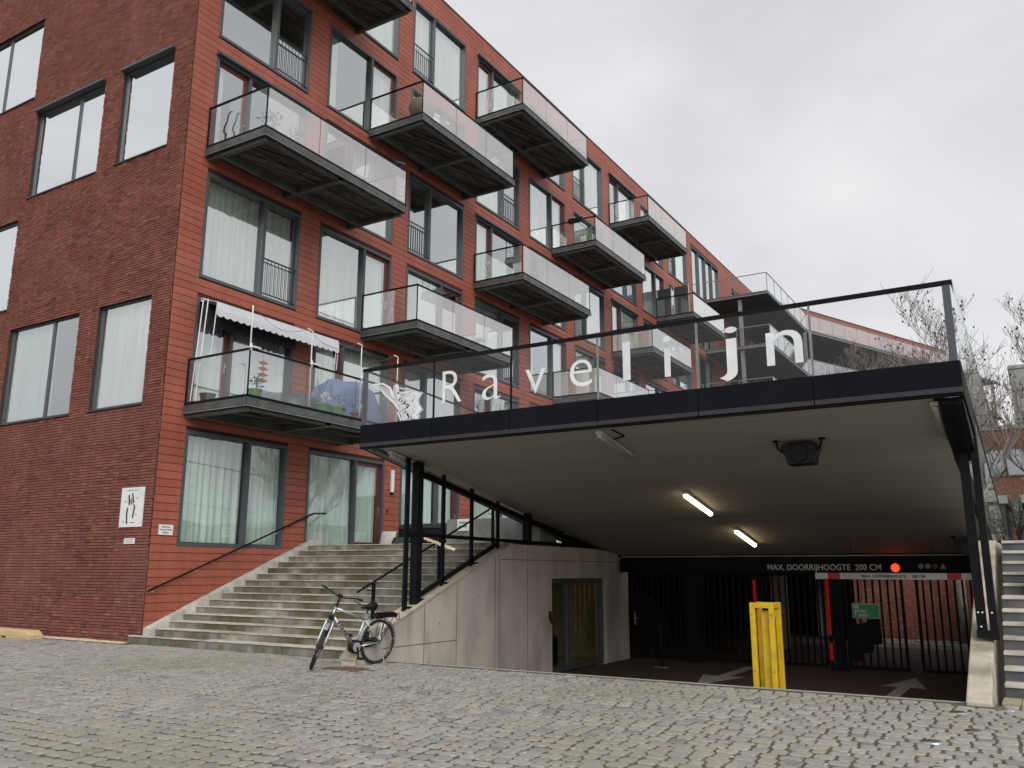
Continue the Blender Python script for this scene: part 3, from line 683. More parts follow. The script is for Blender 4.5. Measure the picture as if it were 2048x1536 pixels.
for q in ((-14.1, 49.5), (-12.45, 58.8), mW(14, 4, 0), mW(21, 4, 0), mW(27, 4, 0)):
    MB().box(q[0]-.1, q[0]+.1, q[1]-.1, q[1]+.1, -1, 17.5).build('column', 'galv_light', bld)

# ================================================================== STAIRS AND TERRACE
SX0, SX1, NS, RUN, RISE, SY = -16.28, -9.92, 15, .333, .14, 11.72
st = thing('stone_staircase', (-13, SY, 0), 'wide weathered concrete staircase with green moss beside the red facade', 'stairs')
for i in range(NS):
    y0, z1 = SY+RUN*i, RISE*(i+1); x = SX0+.2 if i else -16.52; cuts = [x]
    k = random.uniform(1.6, 3.0)
    while x+k < SX1-.7: x += k; cuts.append(x); k = random.uniform(2.2, 3.2)
    cuts.append(SX1)
    for a, b in zip(cuts, cuts[1:]):
        mb = MB(); y1 = y0+RUN+.05
        if i == 0 and a < -16.3: y1 = YB-.02 if False else y0+.14; MB_ = None
        mb.box(a+.004, b-.004, y0+random.uniform(-.004, .004), y0+RUN+.05, z1-.16 if i else -.1, z1+random.uniform(-.003, .003)); mb.r = [random.random()]*8
        if a < -16.3:
            mb = MB(); mb.box(a, -16.28, y0, YB-.016, -.1, z1); mb.box(-16.28, b-.004, y0+.002, y0+RUN+.05, -.1, z1+.001); mb.r = [.5]*16
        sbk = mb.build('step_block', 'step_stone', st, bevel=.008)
        nm = MB(); nm.box(max(a, -16.5)+.004, b-.004, y0-.018, y0+(RUN+.04 if a > -16.3 else .13), z1+.003, z1+.022); nm.r = [random.random()]*8; nm.build('nosing', 'pale_step', sbk, bevel=.006)  # slab paler than the block: sky sheen on the tread put into colour
for i in range(NS):
    y0 = SY+RUN*i+.06; z0 = RISE*i; s_ = RISE/RUN
    if i == 0: y0 = YB+.02
    ya = SY+RUN*(i+1)+.05
    top = lambda yy: .33+(yy-11.94)*.418
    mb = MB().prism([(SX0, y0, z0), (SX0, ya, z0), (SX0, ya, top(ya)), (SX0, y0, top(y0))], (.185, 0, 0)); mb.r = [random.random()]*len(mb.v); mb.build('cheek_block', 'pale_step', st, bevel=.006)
ter = MB().box(-16.28, -9.92, SY+RUN*NS+.02, 60, 1.7, 2.095).box(-9.92, -5.35, 21.55, 46, 1.9, 2.09).box(-5.35, -.97, 21.55, 27.6, 1.9, 2.088).box(-.6, 9, 16.9, 60, 1.6, 2.0).build('terrace', 'far_concrete'); ter['kind'] = 'structure'  # slab bridging the gap right behind the gate is added to dim the brick there

def rail_thing(name, pts, lab, r=.021): 
    t = thing(name, pts[0], lab, 'handrail', 'stair handrails'); MB().tube(pts, r, 10).build('rail', 'black_steel', t, smooth=True); return t
hr = rail_thing('handrail', [(-16.20, 11.87, 1.06), (-16.20, 16.63, 2.95), (-16.20, 17.08, 2.97)], 'black steel handrail fixed to the red clad wall beside the steps')
for y_ in (12.0, 13.1, 14.3, 15.4, 16.45):
    z_ = 1.06+(y_-11.87)*.397; MB().tube([(-16.20, y_, z_-.02), (-16.20, y_, z_-.07), (-16.285, y_, z_-.08)], .009, 6).lathe((-16.285, y_, z_-.08), [(.03, 0), (.03, .008)], 10, 'X').build('bracket', 'steel', hr)
hm = rail_thing('handrail', [(-10.5, 11.95, 1.12), (-10.5, 16.3, 2.86), (-10.5, 16.8, 2.9)], 'black steel handrail on posts between the open steps and the canopy')
for y_ in (12.22, 14.2, 16.2):
    z_ = 1.12+(y_-11.95)*.40; i_ = int((y_-SY)/RUN); zb_ = RISE*(i_+1)
    MB().bar((-10.44, y_+.1, zb_), (-10.44, y_+.1, z_+.05), .05).build('post', 'black_steel', hm)
    MB().tube([(-10.5, y_, z_-.02), (-10.5, y_, z_-.08), (-10.46, y_+.1, z_-.08)], .009, 6).build('bracket', 'black_steel', hm)

# ================================================================== CONCRETE WALLS
lw = thing('stair_wall', (-9.75, 15, FZ), 'grey concrete wall between the staircase and the garage with a glass door', 'wall')
zt_ = lambda yy: .67+.3757*(yy-12.05)
prof = [(10.95, -.2), (10.95, .10), (11.2, zt_(11.2)), (15.72, zt_(15.72)), (19.75, 2.04), (21.7, 1.9), (21.7, -.9), (20.35, -.9), (20.35, 1.33), (17.48, 1.33), (17.48, -.9), (12.2, -.9)]
mb = MB()
n = len(prof); mb.v += [(-9.6, a, b) for a, b in prof]+[(-9.9, a, b) for a, b in prof]
mb.f.append(tuple(range(n))[::-1]); mb.f.append(tuple(range(n, 2*n)))
for i in range(n): j = (i+1) % n; mb.f.append((i, j, n+j, n+i))
W1 = mb.build('wall', 'concrete', lw)
mb = MB(); mb.box8([(-9.93, 10.93, .09), (-9.58, 10.93, .09), (-9.58, 11.2, zt_(11.2)), (-9.93, 11.2, zt_(11.2)), (-9.93, 10.93, .12), (-9.58, 10.93, .12), (-9.58, 11.2, zt_(11.2)+.035), (-9.93, 11.2, zt_(11.2)+.035)])
mb.box8([(-9.93, 11.2, zt_(11.2)), (-9.58, 11.2, zt_(11.2)), (-9.58, 15.7, zt_(15.7)), (-9.93, 15.7, zt_(15.7)), (-9.93, 11.2, zt_(11.2)+.035), (-9.58, 11.2, zt_(11.2)+.035), (-9.58, 15.7, zt_(15.7)+.035), (-9.93, 15.7, zt_(15.7)+.035)])
mb.build('coping', 'concrete_top', lw)
for yj in (12.75, 13.75, 15.1, 15.25, 16.4): MB().box(-9.602, -9.5985, yj-.008, yj+.008, -.7, min(zt_(yj), 2.0)-.03).build('form_joint', 'concrete_joint', lw)
MB().box(-9.602, -9.5985, 15.3, 21.6, 1.72, 1.735).build('form_joint', 'concrete_joint', lw); MB().box(-9.602, -9.5985, 11.6, 13.74, .22, .235).build('form_joint', 'concrete_joint', lw)
for yj, zj in ((13.2, .55), (14.5, .3), (14.5, 1.0), (16.0, .2), (16.0, 1.2), (16.95, .6), (16.95, 1.3), (12.9, -.1)): MB().lathe((-9.6, yj, zj), [(.017, .0015), (.017, .003), (.002, .003)], 10, 'X').build('tie_hole', 'concrete_joint', lw)
# glass sliding door in that wall
mG = lambda s, o, z: (-9.6+o, s, z)
f = MB(); a, b, c, d = 17.5, 20.33, FZ, 1.31
for p, q, u, v in ((a, a+.09, c, d), (b-.09, b, c, d), (a+.09, b-.09, d-.09, d), (a+.09, b-.09, c, c+.1), (18.42, 18.54, c+.1, d-.09)): f.mbox(mG, p, q, -.22, -.1, u, v)
dr = f.build('glass_door', 'frame_grey', lw)
MB().mbox(mG, 17.59, 18.42, -.17, -.16, c+.1, d-.09).build('pane', 'garage_glass', dr); MB().mbox(mG, 18.54, 20.24, -.17, -.16, c+.1, d-.09).build('pane', 'garage_glass', dr)
q = [mG(16.4, -.31, FZ), mG(21.4, -.31, FZ), mG(21.4, -.31, 1.6), mG(16.4, -.31, 1.6), mG(16.4, -2.6, FZ), mG(21.4, -2.6, FZ), mG(21.4, -2.6, 1.6), mG(16.4, -2.6, 1.6)]
MB().add(q, [(0, 1, 5, 4), (2, 3, 7, 6), (0, 4, 7, 3), (1, 2, 6, 5), (4, 5, 6, 7)]).build('interior', 'room_yellow', dr)
curtain(mG, 19.2, 20.3, FZ, 1.3, -2.2, 'room_yellow', dr, fold=.06, pitch=.25)
kb = MB().mbox(mG, 17.33, 17.41, 0, .03, .42, .62).mbox(mG, 17.35, 17.39, .03, .05, .35, .46).build('key_switch', 'black_plastic', lw)
oc = thing('office_chair', (-11.2, 19.6, FZ), 'dark office chair behind the sliding glass door', 'chair')
MB().box(-11.45, -10.95, 19.35, 19.85, FZ+.42, FZ+.52).build('seat', 'black_plastic', oc, bevel=.03); MB().box(-11.45, -10.97, 19.84, 19.94, FZ+.55, FZ+1.25).build('backrest', 'black_plastic', oc, bevel=.03)
MB().box(-11.3, -11.1, 19.86, 19.95, FZ+1.3, FZ+1.5).build('headrest', 'black_plastic', oc, bevel=.02)
MB().tube([(-11.2, 19.6, FZ+.06), (-11.2, 19.6, FZ+.42)], .03, 8).build('column', 'black_steel', oc)
for k in range(5): MB().tube([(-11.2, 19.6, FZ+.08), (-11.2+.28*math.cos(k*1.257), 19.6+.28*math.sin(k*1.257), FZ+.04)], .02, 6).build('leg', 'black_steel', oc)
for s_ in (-1, 1): MB().tube([(-11.2+s_*.27, 19.8, FZ+.5), (-11.2+s_*.29, 19.75, FZ+.72), (-11.2+s_*.29, 19.45, FZ+.72), (-11.2+s_*.27, 19.4, FZ+.5)], .015, 6).build('armrest', 'black_plastic', oc)
dk = thing('covered_desk', (-11, 18.2, FZ), 'desk heaped with dark covers behind the glass door', 'desk')
MB().box(-11.9, -10.3, 17.6, 19.1, FZ+.0, FZ+.7).build('cover', 'black_plastic', dk, bevel=.08); MB().box(-11.6, -10.5, 17.7, 18.3, FZ+.7, FZ+.78).build('papers', 'room_yellow', dk)
rl_ = thing('room_fill_lamp', (-10.9, 18.0, 1.5), 'unseen dim yellow fill lamp added to light the room behind the glass door', 'lamp'); MB().box(-11.2, -10.6, 17.9, 18.1, 1.5, 1.56).build('shade', 'room_fill_lamp', rl_)  # added light source, no such fitting is in view

rw = thing('ramp_wall', (-.8, 12, 0), 'pale sloping concrete wall end at the foot of the canopy post', 'wall')
zr = lambda yy: .07+.376*(yy-11.7)
pr = [(11.64, -.3), (11.64, .05), (11.72, zr(11.72)), (16.9, zr(16.9)), (30.6, 2.02), (30.6, -.9), (12.2, -.9)]; n = len(pr)
mb = MB(); mb.v += [(-.97, a, b) for a, b in pr]+[(-.70, a, b) for a, b in pr]; mb.f += [tuple(range(n)), tuple(range(n, 2*n))[::-1]]
for i in range(n): j = (i+1) % n; mb.f.append((j, i, n+i, n+j))
mb.build('wall', 'concrete_top', rw, bevel=.02)

# right hand stairs
rs = thing('side_staircase', (1, 12.55, 0), 'narrow stairs with pale treads and dark risers right of the canopy', 'stairs')
yy, zz = 12.55, 0
for i in range(12):
    run = .30 if i != 6 else .85; zz += .167
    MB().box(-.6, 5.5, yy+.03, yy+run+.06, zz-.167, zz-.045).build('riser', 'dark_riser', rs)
    mb = MB(); 
    for k in range(4):
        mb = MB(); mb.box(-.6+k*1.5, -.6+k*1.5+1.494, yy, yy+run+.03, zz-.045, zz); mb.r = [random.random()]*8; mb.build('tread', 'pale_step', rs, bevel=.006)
    yy += run
sr = thing('wire_railing', (-.2, 14.7, 1.0), 'thin slanting steel railing on the right hand stairs', 'handrail')
for a, b in (((-.14, 14.85, 1.17), (-.14, 14.85, 2.1)), ((-.14, 16.2, 1.9), (-.14, 16.2, 2.75))): MB().tube([a, b], .010, 6).build('post', 'steel', sr)
MB().tube([(-.14, 14.85, 2.1), (-.14, 16.2, 2.75)], .009, 6).build('rail', 'steel', sr)
bx_ = MB().box(-.25, -.02, 15.0, 15.3, 1.17, 1.5).build('stone_block', 'concrete_top', bevel=.015); tag(bx_, 'small beige stone block on the landing of the right hand stairs', 'block')

# ================================================================== CANOPY OVER THE GARAGE ENTRANCE
CX0, CX1, CY = -10.36, -.64, 11.74
CE = lambda yy: 3.64-.187*(yy-11.8)
can = thing('garage_canopy', (-5.5, 13, 0), 'black edged sloping canopy over the garage entrance with lettered glass balustrade', 'canopy')
mb = MB(); sec = [(11.78, 3.645), (21.35, CE(21.35)), (21.35, CE(21.35)+.25), (11.78, 4.0)]
mb.prism([(CX0+.06, a, b) for a, b in sec], (-1.0-CX0-.06, 0, 0)); mb.build('roof_slab', 'soffit', can)
JX = [CX0, -8.75, -7.18, -5.61, -4.01, -2.41, CX1]
for a, b in zip(JX, JX[1:]):
    MB().box(a+.006, b-.006, CY-.05, CY+.04, 3.735, 4.065).build('fascia_panel', 'fascia_black', can)
    MB().box(a+.008, b-.008, CY-.062, CY+.06, 3.665, 3.73).build('fascia_lip', 'lip_grey', can)
MB().box(CX0, CX1, CY-.035, CY+.075, 3.635, 3.664).build('drip_edge', 'black_steel', can)
MB().box(CX0+.01, CX1-.01, CY-.03, CY+.03, 3.66, 4.05).build('fascia_core', 'black_steel', can)
for X, ye in ((CX0+.03, 21.35), (-.97, 21.35), (CX1-.03, 13.4)):      # sloping side edges
    mb = MB(); mb.box8([(X-.03, 11.79, 3.64), (X+.03, 11.79, 3.64), (X+.03, ye, CE(ye)-.02), (X-.03, ye, CE(ye)-.02), (X-.03, 11.79, 4.06), (X+.03, 11.79, 4.06), (X+.03, ye, CE(ye)+.4), (X-.03, ye, CE(ye)+.4)]); mb.build('side_fascia', 'fascia_black', can)
for X, ye in ((-10.1, 21.3), (-.8, 13.4)):            # steel edge beams under the slab
    w = .09 if X < -5 else .135
    mb = MB(); dz = .20 if X < -5 else .34
    zz_ = CE(ye)-(.05 if X < -5 else dz); mb.box8([(X-w, 11.84, CE(11.84)-dz*.25), (X+w, 11.84, CE(11.84)-dz*.25), (X+w, ye, zz_), (X-w, ye, zz_), (X-w, 11.84, CE(11.84)+.002), (X+w, 11.84, CE(11.84)+.002), (X+w, ye, CE(ye)+.02), (X-w, ye, CE(ye)+.02)]); mb.build('edge_beam', 'galv' if X < -5 else 'black_steel', can)
for yj in (17.4, 19.3): 
    MB().box8([(CX0+.2, yj-.006, CE(yj)-.0035), (-1.05, yj-.006, CE(yj)-.0035), (-1.05, yj+.006, CE(yj)-.0045), (CX0+.2, yj+.006, CE(yj)-.0045), (CX0+.2, yj-.006, CE(yj)+.004), (-1.05, yj-.006, CE(yj)+.004), (-1.05, yj+.006, CE(yj)+.004), (CX0+.2, yj+.006, CE(yj)+.004)]).build('form_joint', 'concrete_joint', can)
MB().tube([(-5.45, 11.85, CE(11.85)-.02), (-5.4, 12.2, CE(12.2)-.015), (-5.62, 12.3, CE(12.3)-.015)], .012, 6).build('cable', 'black_plastic', can)
# balustrade
MB().box(CX0, CX1, CY-.03, CY+.03, 5.065, 5.12).build('rail', 'black_steel', can)
for a, b in zip(JX, JX[1:]): MB().box(a+.02, b-.02, CY-.008, CY+.008, 4.065, 5.065).build('pane', 'rail_glass', can)
for i, x in enumerate(JX[1:-1]): MB().box(x-.014, x+.014, CY-.012, CY+.012, 4.065, 5.065).build('glass_joint', 'black_steel' if i < 2 else 'galv_light', can)
MB().box(CX0, CX0+.09, CY-.02, CY+.03, 4.065, 5.065).build('end_post', 'frame_grey', can); MB().box(CX1-.12, CX1-.03, CY-.02, CY+.05, 4.065, 5.065).build('end_post', 'frame_grey', can)
tr_ = lambda yy: 5.1-.054*(yy-11.76); br_ = lambda yy: 4.06-.187*(yy-11.76)
for X in (CX0+.02, CX1-.01):
    for a, b in ((11.78, 15), (15, 18.2), (18.2, 21.4), (21.4, 25), (25, 29)):
        if a > 21 and X < -5: continue
        lo_ = lambda q_: max(br_(q_), 2.1)
        MB().prism([(X, a+.01, lo_(a)), (X, b-.01, lo_(b)), (X, b-.01, tr_(b)), (X, a+.01, tr_(a))], (.012, 0, 0)).build('pane', 'side_glass' if X > -5 else 'rail_glass', can)
        MB().bar((X, a, tr_(a)), (X, b, tr_(b)), .022, .035).build('rail', 'black_steel', can)
        MB().bar((X, a, lo_(a)), (X, b, lo_(b)), .022, .03).build('glass_clamp', 'lip_grey', can)
# posts
def post(x, y, z0, z1, w, d, name='post', parent=can): return MB().box(x-w/2, x+w/2, y-d/2, y+d/2, z0, z1).build(name, 'black_steel', parent)
post(-.815, 13.25, .70, CE(13.25)-.1, .11, .22); post(-.675, 13.22, .64, CE(13.2)-.1, .09, .22)
MB().box(-.88, -.62, 13.115, 13.138, .66, .76).build('base_plate', 'black_steel', can)
for x_, z_ in ((-.84, .98), (-.79, .98), (-.68, .98), (-.82, .80)): MB().lathe((x_, 13.12, z_), [(.014, 0), (.014, -.012), (.004, -.016)], 8, 'Y').build('bolt', 'steel', can)
# left side balustrade standing on the stair wall
lb = thing('stair_balustrade', (-9.74, 12.4, .85), 'black framed glass balustrade between the stairs and the canopy', 'balustrade')
XL = -9.74
post(XL, 12.34, zt_(12.34)-.02, CE(12.34)-.03, .05, .09, parent=lb); post(XL, 12.64, zt_(12.64)+.02, CE(12.64)-.03, .15, .15, parent=lb)
for y_ in (13.45, 14.42, 15.4): post(XL, y_, zt_(y_)+.02, CE(y_)-.03, .05, .075, parent=lb)
post(XL, 16.62, 2.0, CE(16.62), .15, .15, parent=lb); post(XL, 18.3, 2.0, CE(18.3), .05, .07, parent=lb)
MB().bar((XL, 12.38, 2.14), (XL, 20, 2.10), .05, .07).build('mid_rail', 'black_steel', lb)
MB().bar((XL, 12.64, zt_(12.64)+.13), (XL, 15.4, zt_(15.4)+.13), .05, .08).build('lower_rail', 'black_steel', lb)
MB().bar((XL, 12.64, CE(12.64)-.22), (XL, 20.5, CE(20.5)-.04), .06, .10).build('top_rail', 'black_steel', lb)
for a, b in ((12.38, 12.6), (12.74, 13.42), (13.49, 14.39), (14.46, 15.37)):
    MB().prism([(XL-.005, a, zt_(a)+.16), (XL-.005, b, zt_(b)+.16), (XL-.005, b, CE(b)-.1), (XL-.005, a, CE(a)-.1)], (.01, 0, 0)).build('pane', 'rail_glass', lb)
MB().prism([(XL-.005, 15.44, 2.16), (XL-.005, 16.5, 2.16), (XL-.005, 16.5, CE(16.5)-.1), (XL-.005, 15.44, CE(15.44)-.1)], (.01, 0, 0)).build('pane', 'rail_glass', lb)
for y_ in (12.4, 12.75, 13.5, 14.5): MB().box(XL-.05, XL+.07, y_, y_+.1, zt_(y_)+.035, zt_(y_)+.075).build('foot', 'black_steel', lb)
# letters on the glass
for ch, x0, x1, z0, z1 in (('R', -8.56, -8.16, 4.30, 4.86), ('a', -7.74, -7.38, 4.27, 4.71), ('v', -6.90, -6.53, 4.29, 4.69), ('e', -6.09, -5.70, 4.31, 4.74), ('l', -5.22, -5.02, 4.32, 4.92), ('i', -4.56, -4.37, 4.30, 4.92), ('j', -3.69, -3.41, 4.13, 4.92), ('n', -3.01, -2.52, 4.28, 4.76)):
    o = text('letter', ch, 'letter_white', 1, Matrix.Identity(4), None, extrude=.004, bold=-.012 if ch in 'Rave' else -.003); me = o.data
    xs = [v.co.x for v in me.vertices]; ys = [v.co.y for v in me.vertices]; ax, bx, ay, by_ = min(xs), max(xs), min(ys), max(ys)
    if ch in 'il': x0 += .04; x1 -= .04
    for v in me.vertices:
        X = x0+(v.co.x-ax)/(bx-ax)*(x1-x0); Z = z0+(v.co.y-ay)/(by_-ay)*(z1-z0); v.co = Vector((X, CY-.013+v.co.z, Z))-LOC[can.name]
    o.parent = can
    o['label'] = 'white letter '+ch+' of the name on the canopy glass'
emb = [(-10.16, 4.79), (-10.03, 4.8), (-9.75, 4.7), (-9.66, 4.62), (-9.65, 4.72), (-9.58, 4.77), (-9.53, 4.67), (-9.48, 4.6), (-9.22, 4.61), (-8.97, 4.54), (-9.08, 4.4), (-8.96, 4.23), (-9.06, 4.15), (-9.0, 4.13), (-9.07, 4.09), (-9.02, 4.075), (-9.13, 4.075), (-9.2, 4.1), (-9.24, 4.13), (-9.37, 4.075), (-9.48, 4.08), (-9.44, 4.19), (-9.51, 4.27), (-9.65, 4.42), (-9.77, 4.54), (-9.88, 4.66), (-10.07, 4.71)]
MB().prism([(a, CY-.0125, b) for a, b in emb], (0, .003, 0)).build('emblem', 'emblem_film', can)
zg = [[(-9.62, 4.74), (-9.56, 4.74), (-9.46, 4.47), (-9.26, 4.34), (-9.34, 4.24), (-9.2, 4.12), (-9.28, 4.12), (-9.42, 4.24), (-9.33, 4.34), (-9.52, 4.45)], [(-9.3, 4.58), (-9.0, 4.53), (-9.12, 4.4), (-9.0, 4.24), (-9.12, 4.14), (-9.05, 4.085), (-9.12, 4.085), (-9.2, 4.14), (-9.1, 4.24), (-9.22, 4.4), (-9.12, 4.5)]]
for k in range(5):
    dx, dz = -.05-.07*k, .015*k
    zg.append([(-9.13+dx, 4.46+dz), (-9.10+dx, 4.46+dz), (-9.18+dx, 4.36+dz), (-9.08+dx, 4.25+dz), (-9.17+dx, 4.17+dz), (-9.11+dx, 4.09), (-9.14+dx, 4.09), (-9.21+dx, 4.17+dz), (-9.12+dx, 4.25+dz), (-9.22+dx, 4.36+dz)])
zg += [[(-10.16, 4.79), (-9.9, 4.78), (-9.74, 4.69), (-9.66, 4.5), (-9.6, 4.5), (-9.7, 4.71), (-9.88, 4.81), (-10.1, 4.82)], [(-9.95, 4.69), (-9.82, 4.56), (-9.62, 4.40), (-9.5, 4.26), (-9.47, 4.28), (-9.6, 4.43), (-9.8, 4.59), (-9.92, 4.71)], [(-9.55, 4.60), (-9.25, 4.58), (-9.2, 4.5), (-9.42, 4.36), (-9.44, 4.38), (-9.24, 4.5), (-9.27, 4.555), (-9.55, 4.575)]]
for p_ in zg: MB().prism([(a, CY-.016, b) for a, b in p_], (0, .003, 0)).build('emblem', 'letter_white', can)

# lamps under the canopy
def tube_lamp(x, y0, y1, on, lab):
    t = thing('tube_lamp', (x, y0, CE(y0)), lab, 'lamp', 'tube lamps under the canopy'); a, b = Vector((x, y0, CE(y0)-.035)), Vector((x, y1, CE(y1)-.035))
    MB().bar(a, b, .10, .05).build('housing', 'white_plastic', t); d = (b-a).normalized()*.03
    MB().tube([a-Vector((0, 0, .045))+d*.2, a-Vector((0, 0, .045))+d, b-Vector((0, 0, .045))-d, b-Vector((0, 0, .045))-d*.2], [.02, .045, .045, .02], 12).build('diffuser', 'tube_on' if on else 'tube_off', t, smooth=True)
tube_lamp(-9.86, 11.95, 13.05, 0, 'unlit white tube lamp at the front end of the canopy above the staircase')
tube_lamp(-9.84, 15.5, 16.85, 0, 'unlit white tube lamp halfway along the canopy edge by the stairs')
tube_lamp(-9.79, 18.35, 19.62, 0, 'unlit white tube lamp at the low end of the canopy above the concrete wall')
tube_lamp(-5.68, 11.86, 13.05, 0, 'unlit tube lamp behind the middle of the black fascia')
tube_lamp(-1.0, 11.9, 13.1, 0, 'unlit white tube lamp beside the black beam at the canopy corner')
tube_lamp(-5.62, 15.41, 16.86, 1, 'lit warm tube lamp, the higher of the two glowing ones')
tube_lamp(-5.59, 18.35, 19.74, 1, 'lit warm tube lamp, the lower of the two glowing ones')
def heater(x, y, s, lab):
    t = thing('loudspeaker', (x, y, CE(y)), lab, 'speaker', 'black units under the canopy'); z = CE(y)-.03
    MB().prism([(x-.22*s, y-.05, z-.04), (x+.20*s, y-.05, z-.03), (x+.24*s, y-.05, z-.10), (x+.20*s, y-.05, z-.20), (x+.18*s, y-.05, z-.33), (x-.15*s, y-.05, z-.34), (x-.18*s, y-.05, z-.2), (x-.24*s, y-.05, z-.10)], (0, .3*s, 0)).build('housing', 'black_plastic', t, bevel=.01)
    for k in (-1, 1): MB().tube([(x+k*.30*s, y, CE(y)+.0), (x+k*.27*s, y, z-.10), (x+k*.2*s, y, z-.16)], .016, 6).lathe((x+k*.30*s, y, CE(y)-.02), [(.05, 0), (.05, .02)], 10).build('bracket', 'black_steel', t)
    MB().lathe((x, y-.052, z-.18), [(.12*s, 0), (.12*s, -.012), (.1*s, .003)], 16, 'Y').build('grille', 'black_plastic', t)
heater(-2.95, 13.0, 1.12, 'black loudspeaker hanging from the front of the concrete soffit'); heater(-1.28, 19.5, .9, 'black unit on the soffit behind the right canopy post')

# beam with lettering
bm = thing('height_sign_beam', (-5.3, 21.2, 1.5), 'black beam at the back of the canopy lettered with the maximum height', 'sign')
MB().box(-9.6, -.97, 21.08, 21.34, 1.47, CE(21.1)+.01).build('beam', 'black_steel', bm)
text('lettering', 'MAX. DOORRIJHOOGTE  200 CM', 'white_plastic', .185, face_front(-5.71, 21.075, 1.535), bm, sx=.93, bold=.003)
for k, x_ in enumerate((-2.36, -2.22, -2.08)): MB().lathe((x_, 21.076, 1.62), [(.058, 0), (.058, -.006), (.045, -.008)], 18, 'Y').build('pictogram', 'sign_grey' if k < 2 else 'rust', bm)
MB().prism([(-1.99, 21.075, 1.565), (-1.86, 21.075, 1.565), (-1.925, 21.075, 1.68)], (0, .004, 0)).build('pictogram', 'sign_yellow', bm)
MB().tube([(-9.55, 21.05, 1.47), (-9.55, 21.05, 1.83), (-9.45, 21.05, 1.86), (-.97, 21.05, 1.86)], .012, 6).build('conduit', 'white_plastic', bm)
rdl = thing('traffic_light', (-2.87, 21.02, 1.57), 'round red traffic light glowing on the black beam', 'traffic light')
MB().lathe((-2.87, 21.06, 1.585), [(.12, 0), (.12, -.05)], 20, 'Y').build('housing', 'black_plastic', rdl); MB().lathe((-2.87, 21.0, 1.585), [(.085, 0), (.08, -.02), (.05, -.04), (.01, -.05)], 20, 'Y').build('lens', 'red_lamp', rdl, smooth=True)
# hanging height bar
hb = thing('height_bar', (-2.75, 19.72, 1.4), 'white and red height bar hanging in front of the gate', 'height bar')
xs = [-4.31, -4.05, -3.80, -1.74, -1.48, -1.0]
for i, (a, b) in enumerate(zip(xs, xs[1:])): MB().box(a, b, 19.69, 19.73, 1.345, 1.475).build('bar', 'red_paint' if i % 2 else 'white_plastic', hb)
text('lettering', 'MAX. DOORRIJHOOGTE     200 CM', 'sign_dark', .078, face_front(-3.36, 19.688, 1.383), hb, bold=.002)
for x_ in (-3.54, -1.98): MB().tube([(x_, 19.71, 1.47), (x_, 19.71, CE(19.71))], .007, 6).build('hanger', 'black_steel', hb)
# gate leaves
def gate(x0, x1, lab, step=.155, solid=None):
    t = thing('bar_gate', ((x0+x1)/2, 21.8, FZ), lab, 'gate', 'leaves of the black bar gate'); z0, z1 = FZ+.06, 1.46
    for a, b, c, d in ((x0, x0+.06, z0, z1), (x1-.06, x1, z0, z1)): MB().box(a, b, 21.77, 21.83, c, d).build('stile', 'black_steel', t)
    for c in (z0, z1-.06): MB().box(x0+.06, x1-.06, 21.772, 21.828, c, c+.07).build('rail', 'black_steel', t)
    n = max(2, round((x1-x0)/step))
    for i in range(1, n): x = x0+(x1-x0)*i/n; MB().box(x-.021, x+.021, 21.78, 21.82, z0+.07, z1-.06).build('bar', 'black_steel', t)
    return t
g1 = gate(-9.55, -8.05, 'black bar gate leaf with a curved solid plate and a lever handle')
MB().prism([(-9.5, 21.76, 1.0), (-9.3, 21.76, .98), (-8.9, 21.76, .72), (-8.6, 21.76, .4), (-8.5, 21.76, .1), (-8.6, 21.76, -.25), (-8.9, 21.76, -.5), (-9.3, 21.76, -.62), (-9.5, 21.76, -.64)], (0, .012, 0)).build('plate', 'black_steel', g1)
MB().box(-9.46, -9.42, 21.73, 21.755, .12, .42).box(-9.44, -9.33, 21.70, 21.72, .28, .305).build('handle', 'steel', g1)
g2 = gate(-7.6, -6.3, 'black bar gate leaf left of the first red strip'); g3 = gate(-6.1, -4.6, 'black bar gate leaf between the two red strips')
g4 = gate(-4.15, -2.86, 'black bar gate leaf carrying the green sign'); g5 = gate(-2.6, -1.0, 'black bar gate leaf next to the right concrete wall')
MB().prism([(-4.1, 21.76, .28), (-3.75, 21.76, .34), (-3.6, 21.76, .44), (-3.4, 21.76, .46), (-3.38, 21.76, -.1), (-3.55, 21.76, -.14), (-3.6, 21.76, -.3), (-3.8, 21.76, -.34), (-3.85, 21.76, -.5), (-4.1, 21.76, -.52)], (0, .012, 0)).build('plate', 'black_steel', g4)
for x0, x1, lab in ((-8.02, -7.64, 'wide black gate post beside the curved plate leaf'), (-4.42, -4.19, 'black gate post behind the lower red strip')):
    t = thing('gate_post', ((x0+x1)/2, 21.8, FZ), lab, 'post', 'gate posts'); MB().box(x0, x1, 21.72, 21.86, FZ, 1.46).build('shaft', 'black_steel', t); MB().box(x0-.03, x1+.03, 21.70, 21.88, FZ, FZ+.02).build('foot_plate', 'black_steel', t)
for x, segs, lab in ((-6.21, ((-.25, 1.29),), 'red glowing strip on a pole behind the yellow frame'), (-4.49, ((-.51, -.12), (.06, 1.31)), 'red glowing strip in two lengths on a pole below the height bar')):
    t = thing('warning_strip', (x, 21.66, FZ), lab, 'light strip', 'red strips at the gate'); MB().box(x-.045, x+.045, 21.66, 21.71, FZ, 1.45).build('pole', 'black_steel', t)
    for a, b in segs: MB().box(x-.032, x+.032, 21.645, 21.659, a, b).build('strip', 'red_strip', t)
sg = thing('green_sign', (-3.68, 21.7, .6), 'small green sign with white words hung on the gate', 'sign')
MB().box(-3.97, -3.38, 21.70, 21.715, .45, .78).build('border', 'white_plastic', sg, bevel=.003); MB().box(-3.955, -3.395, 21.694, 21.699, .465, .765).build('panel', 'green_sign', sg)
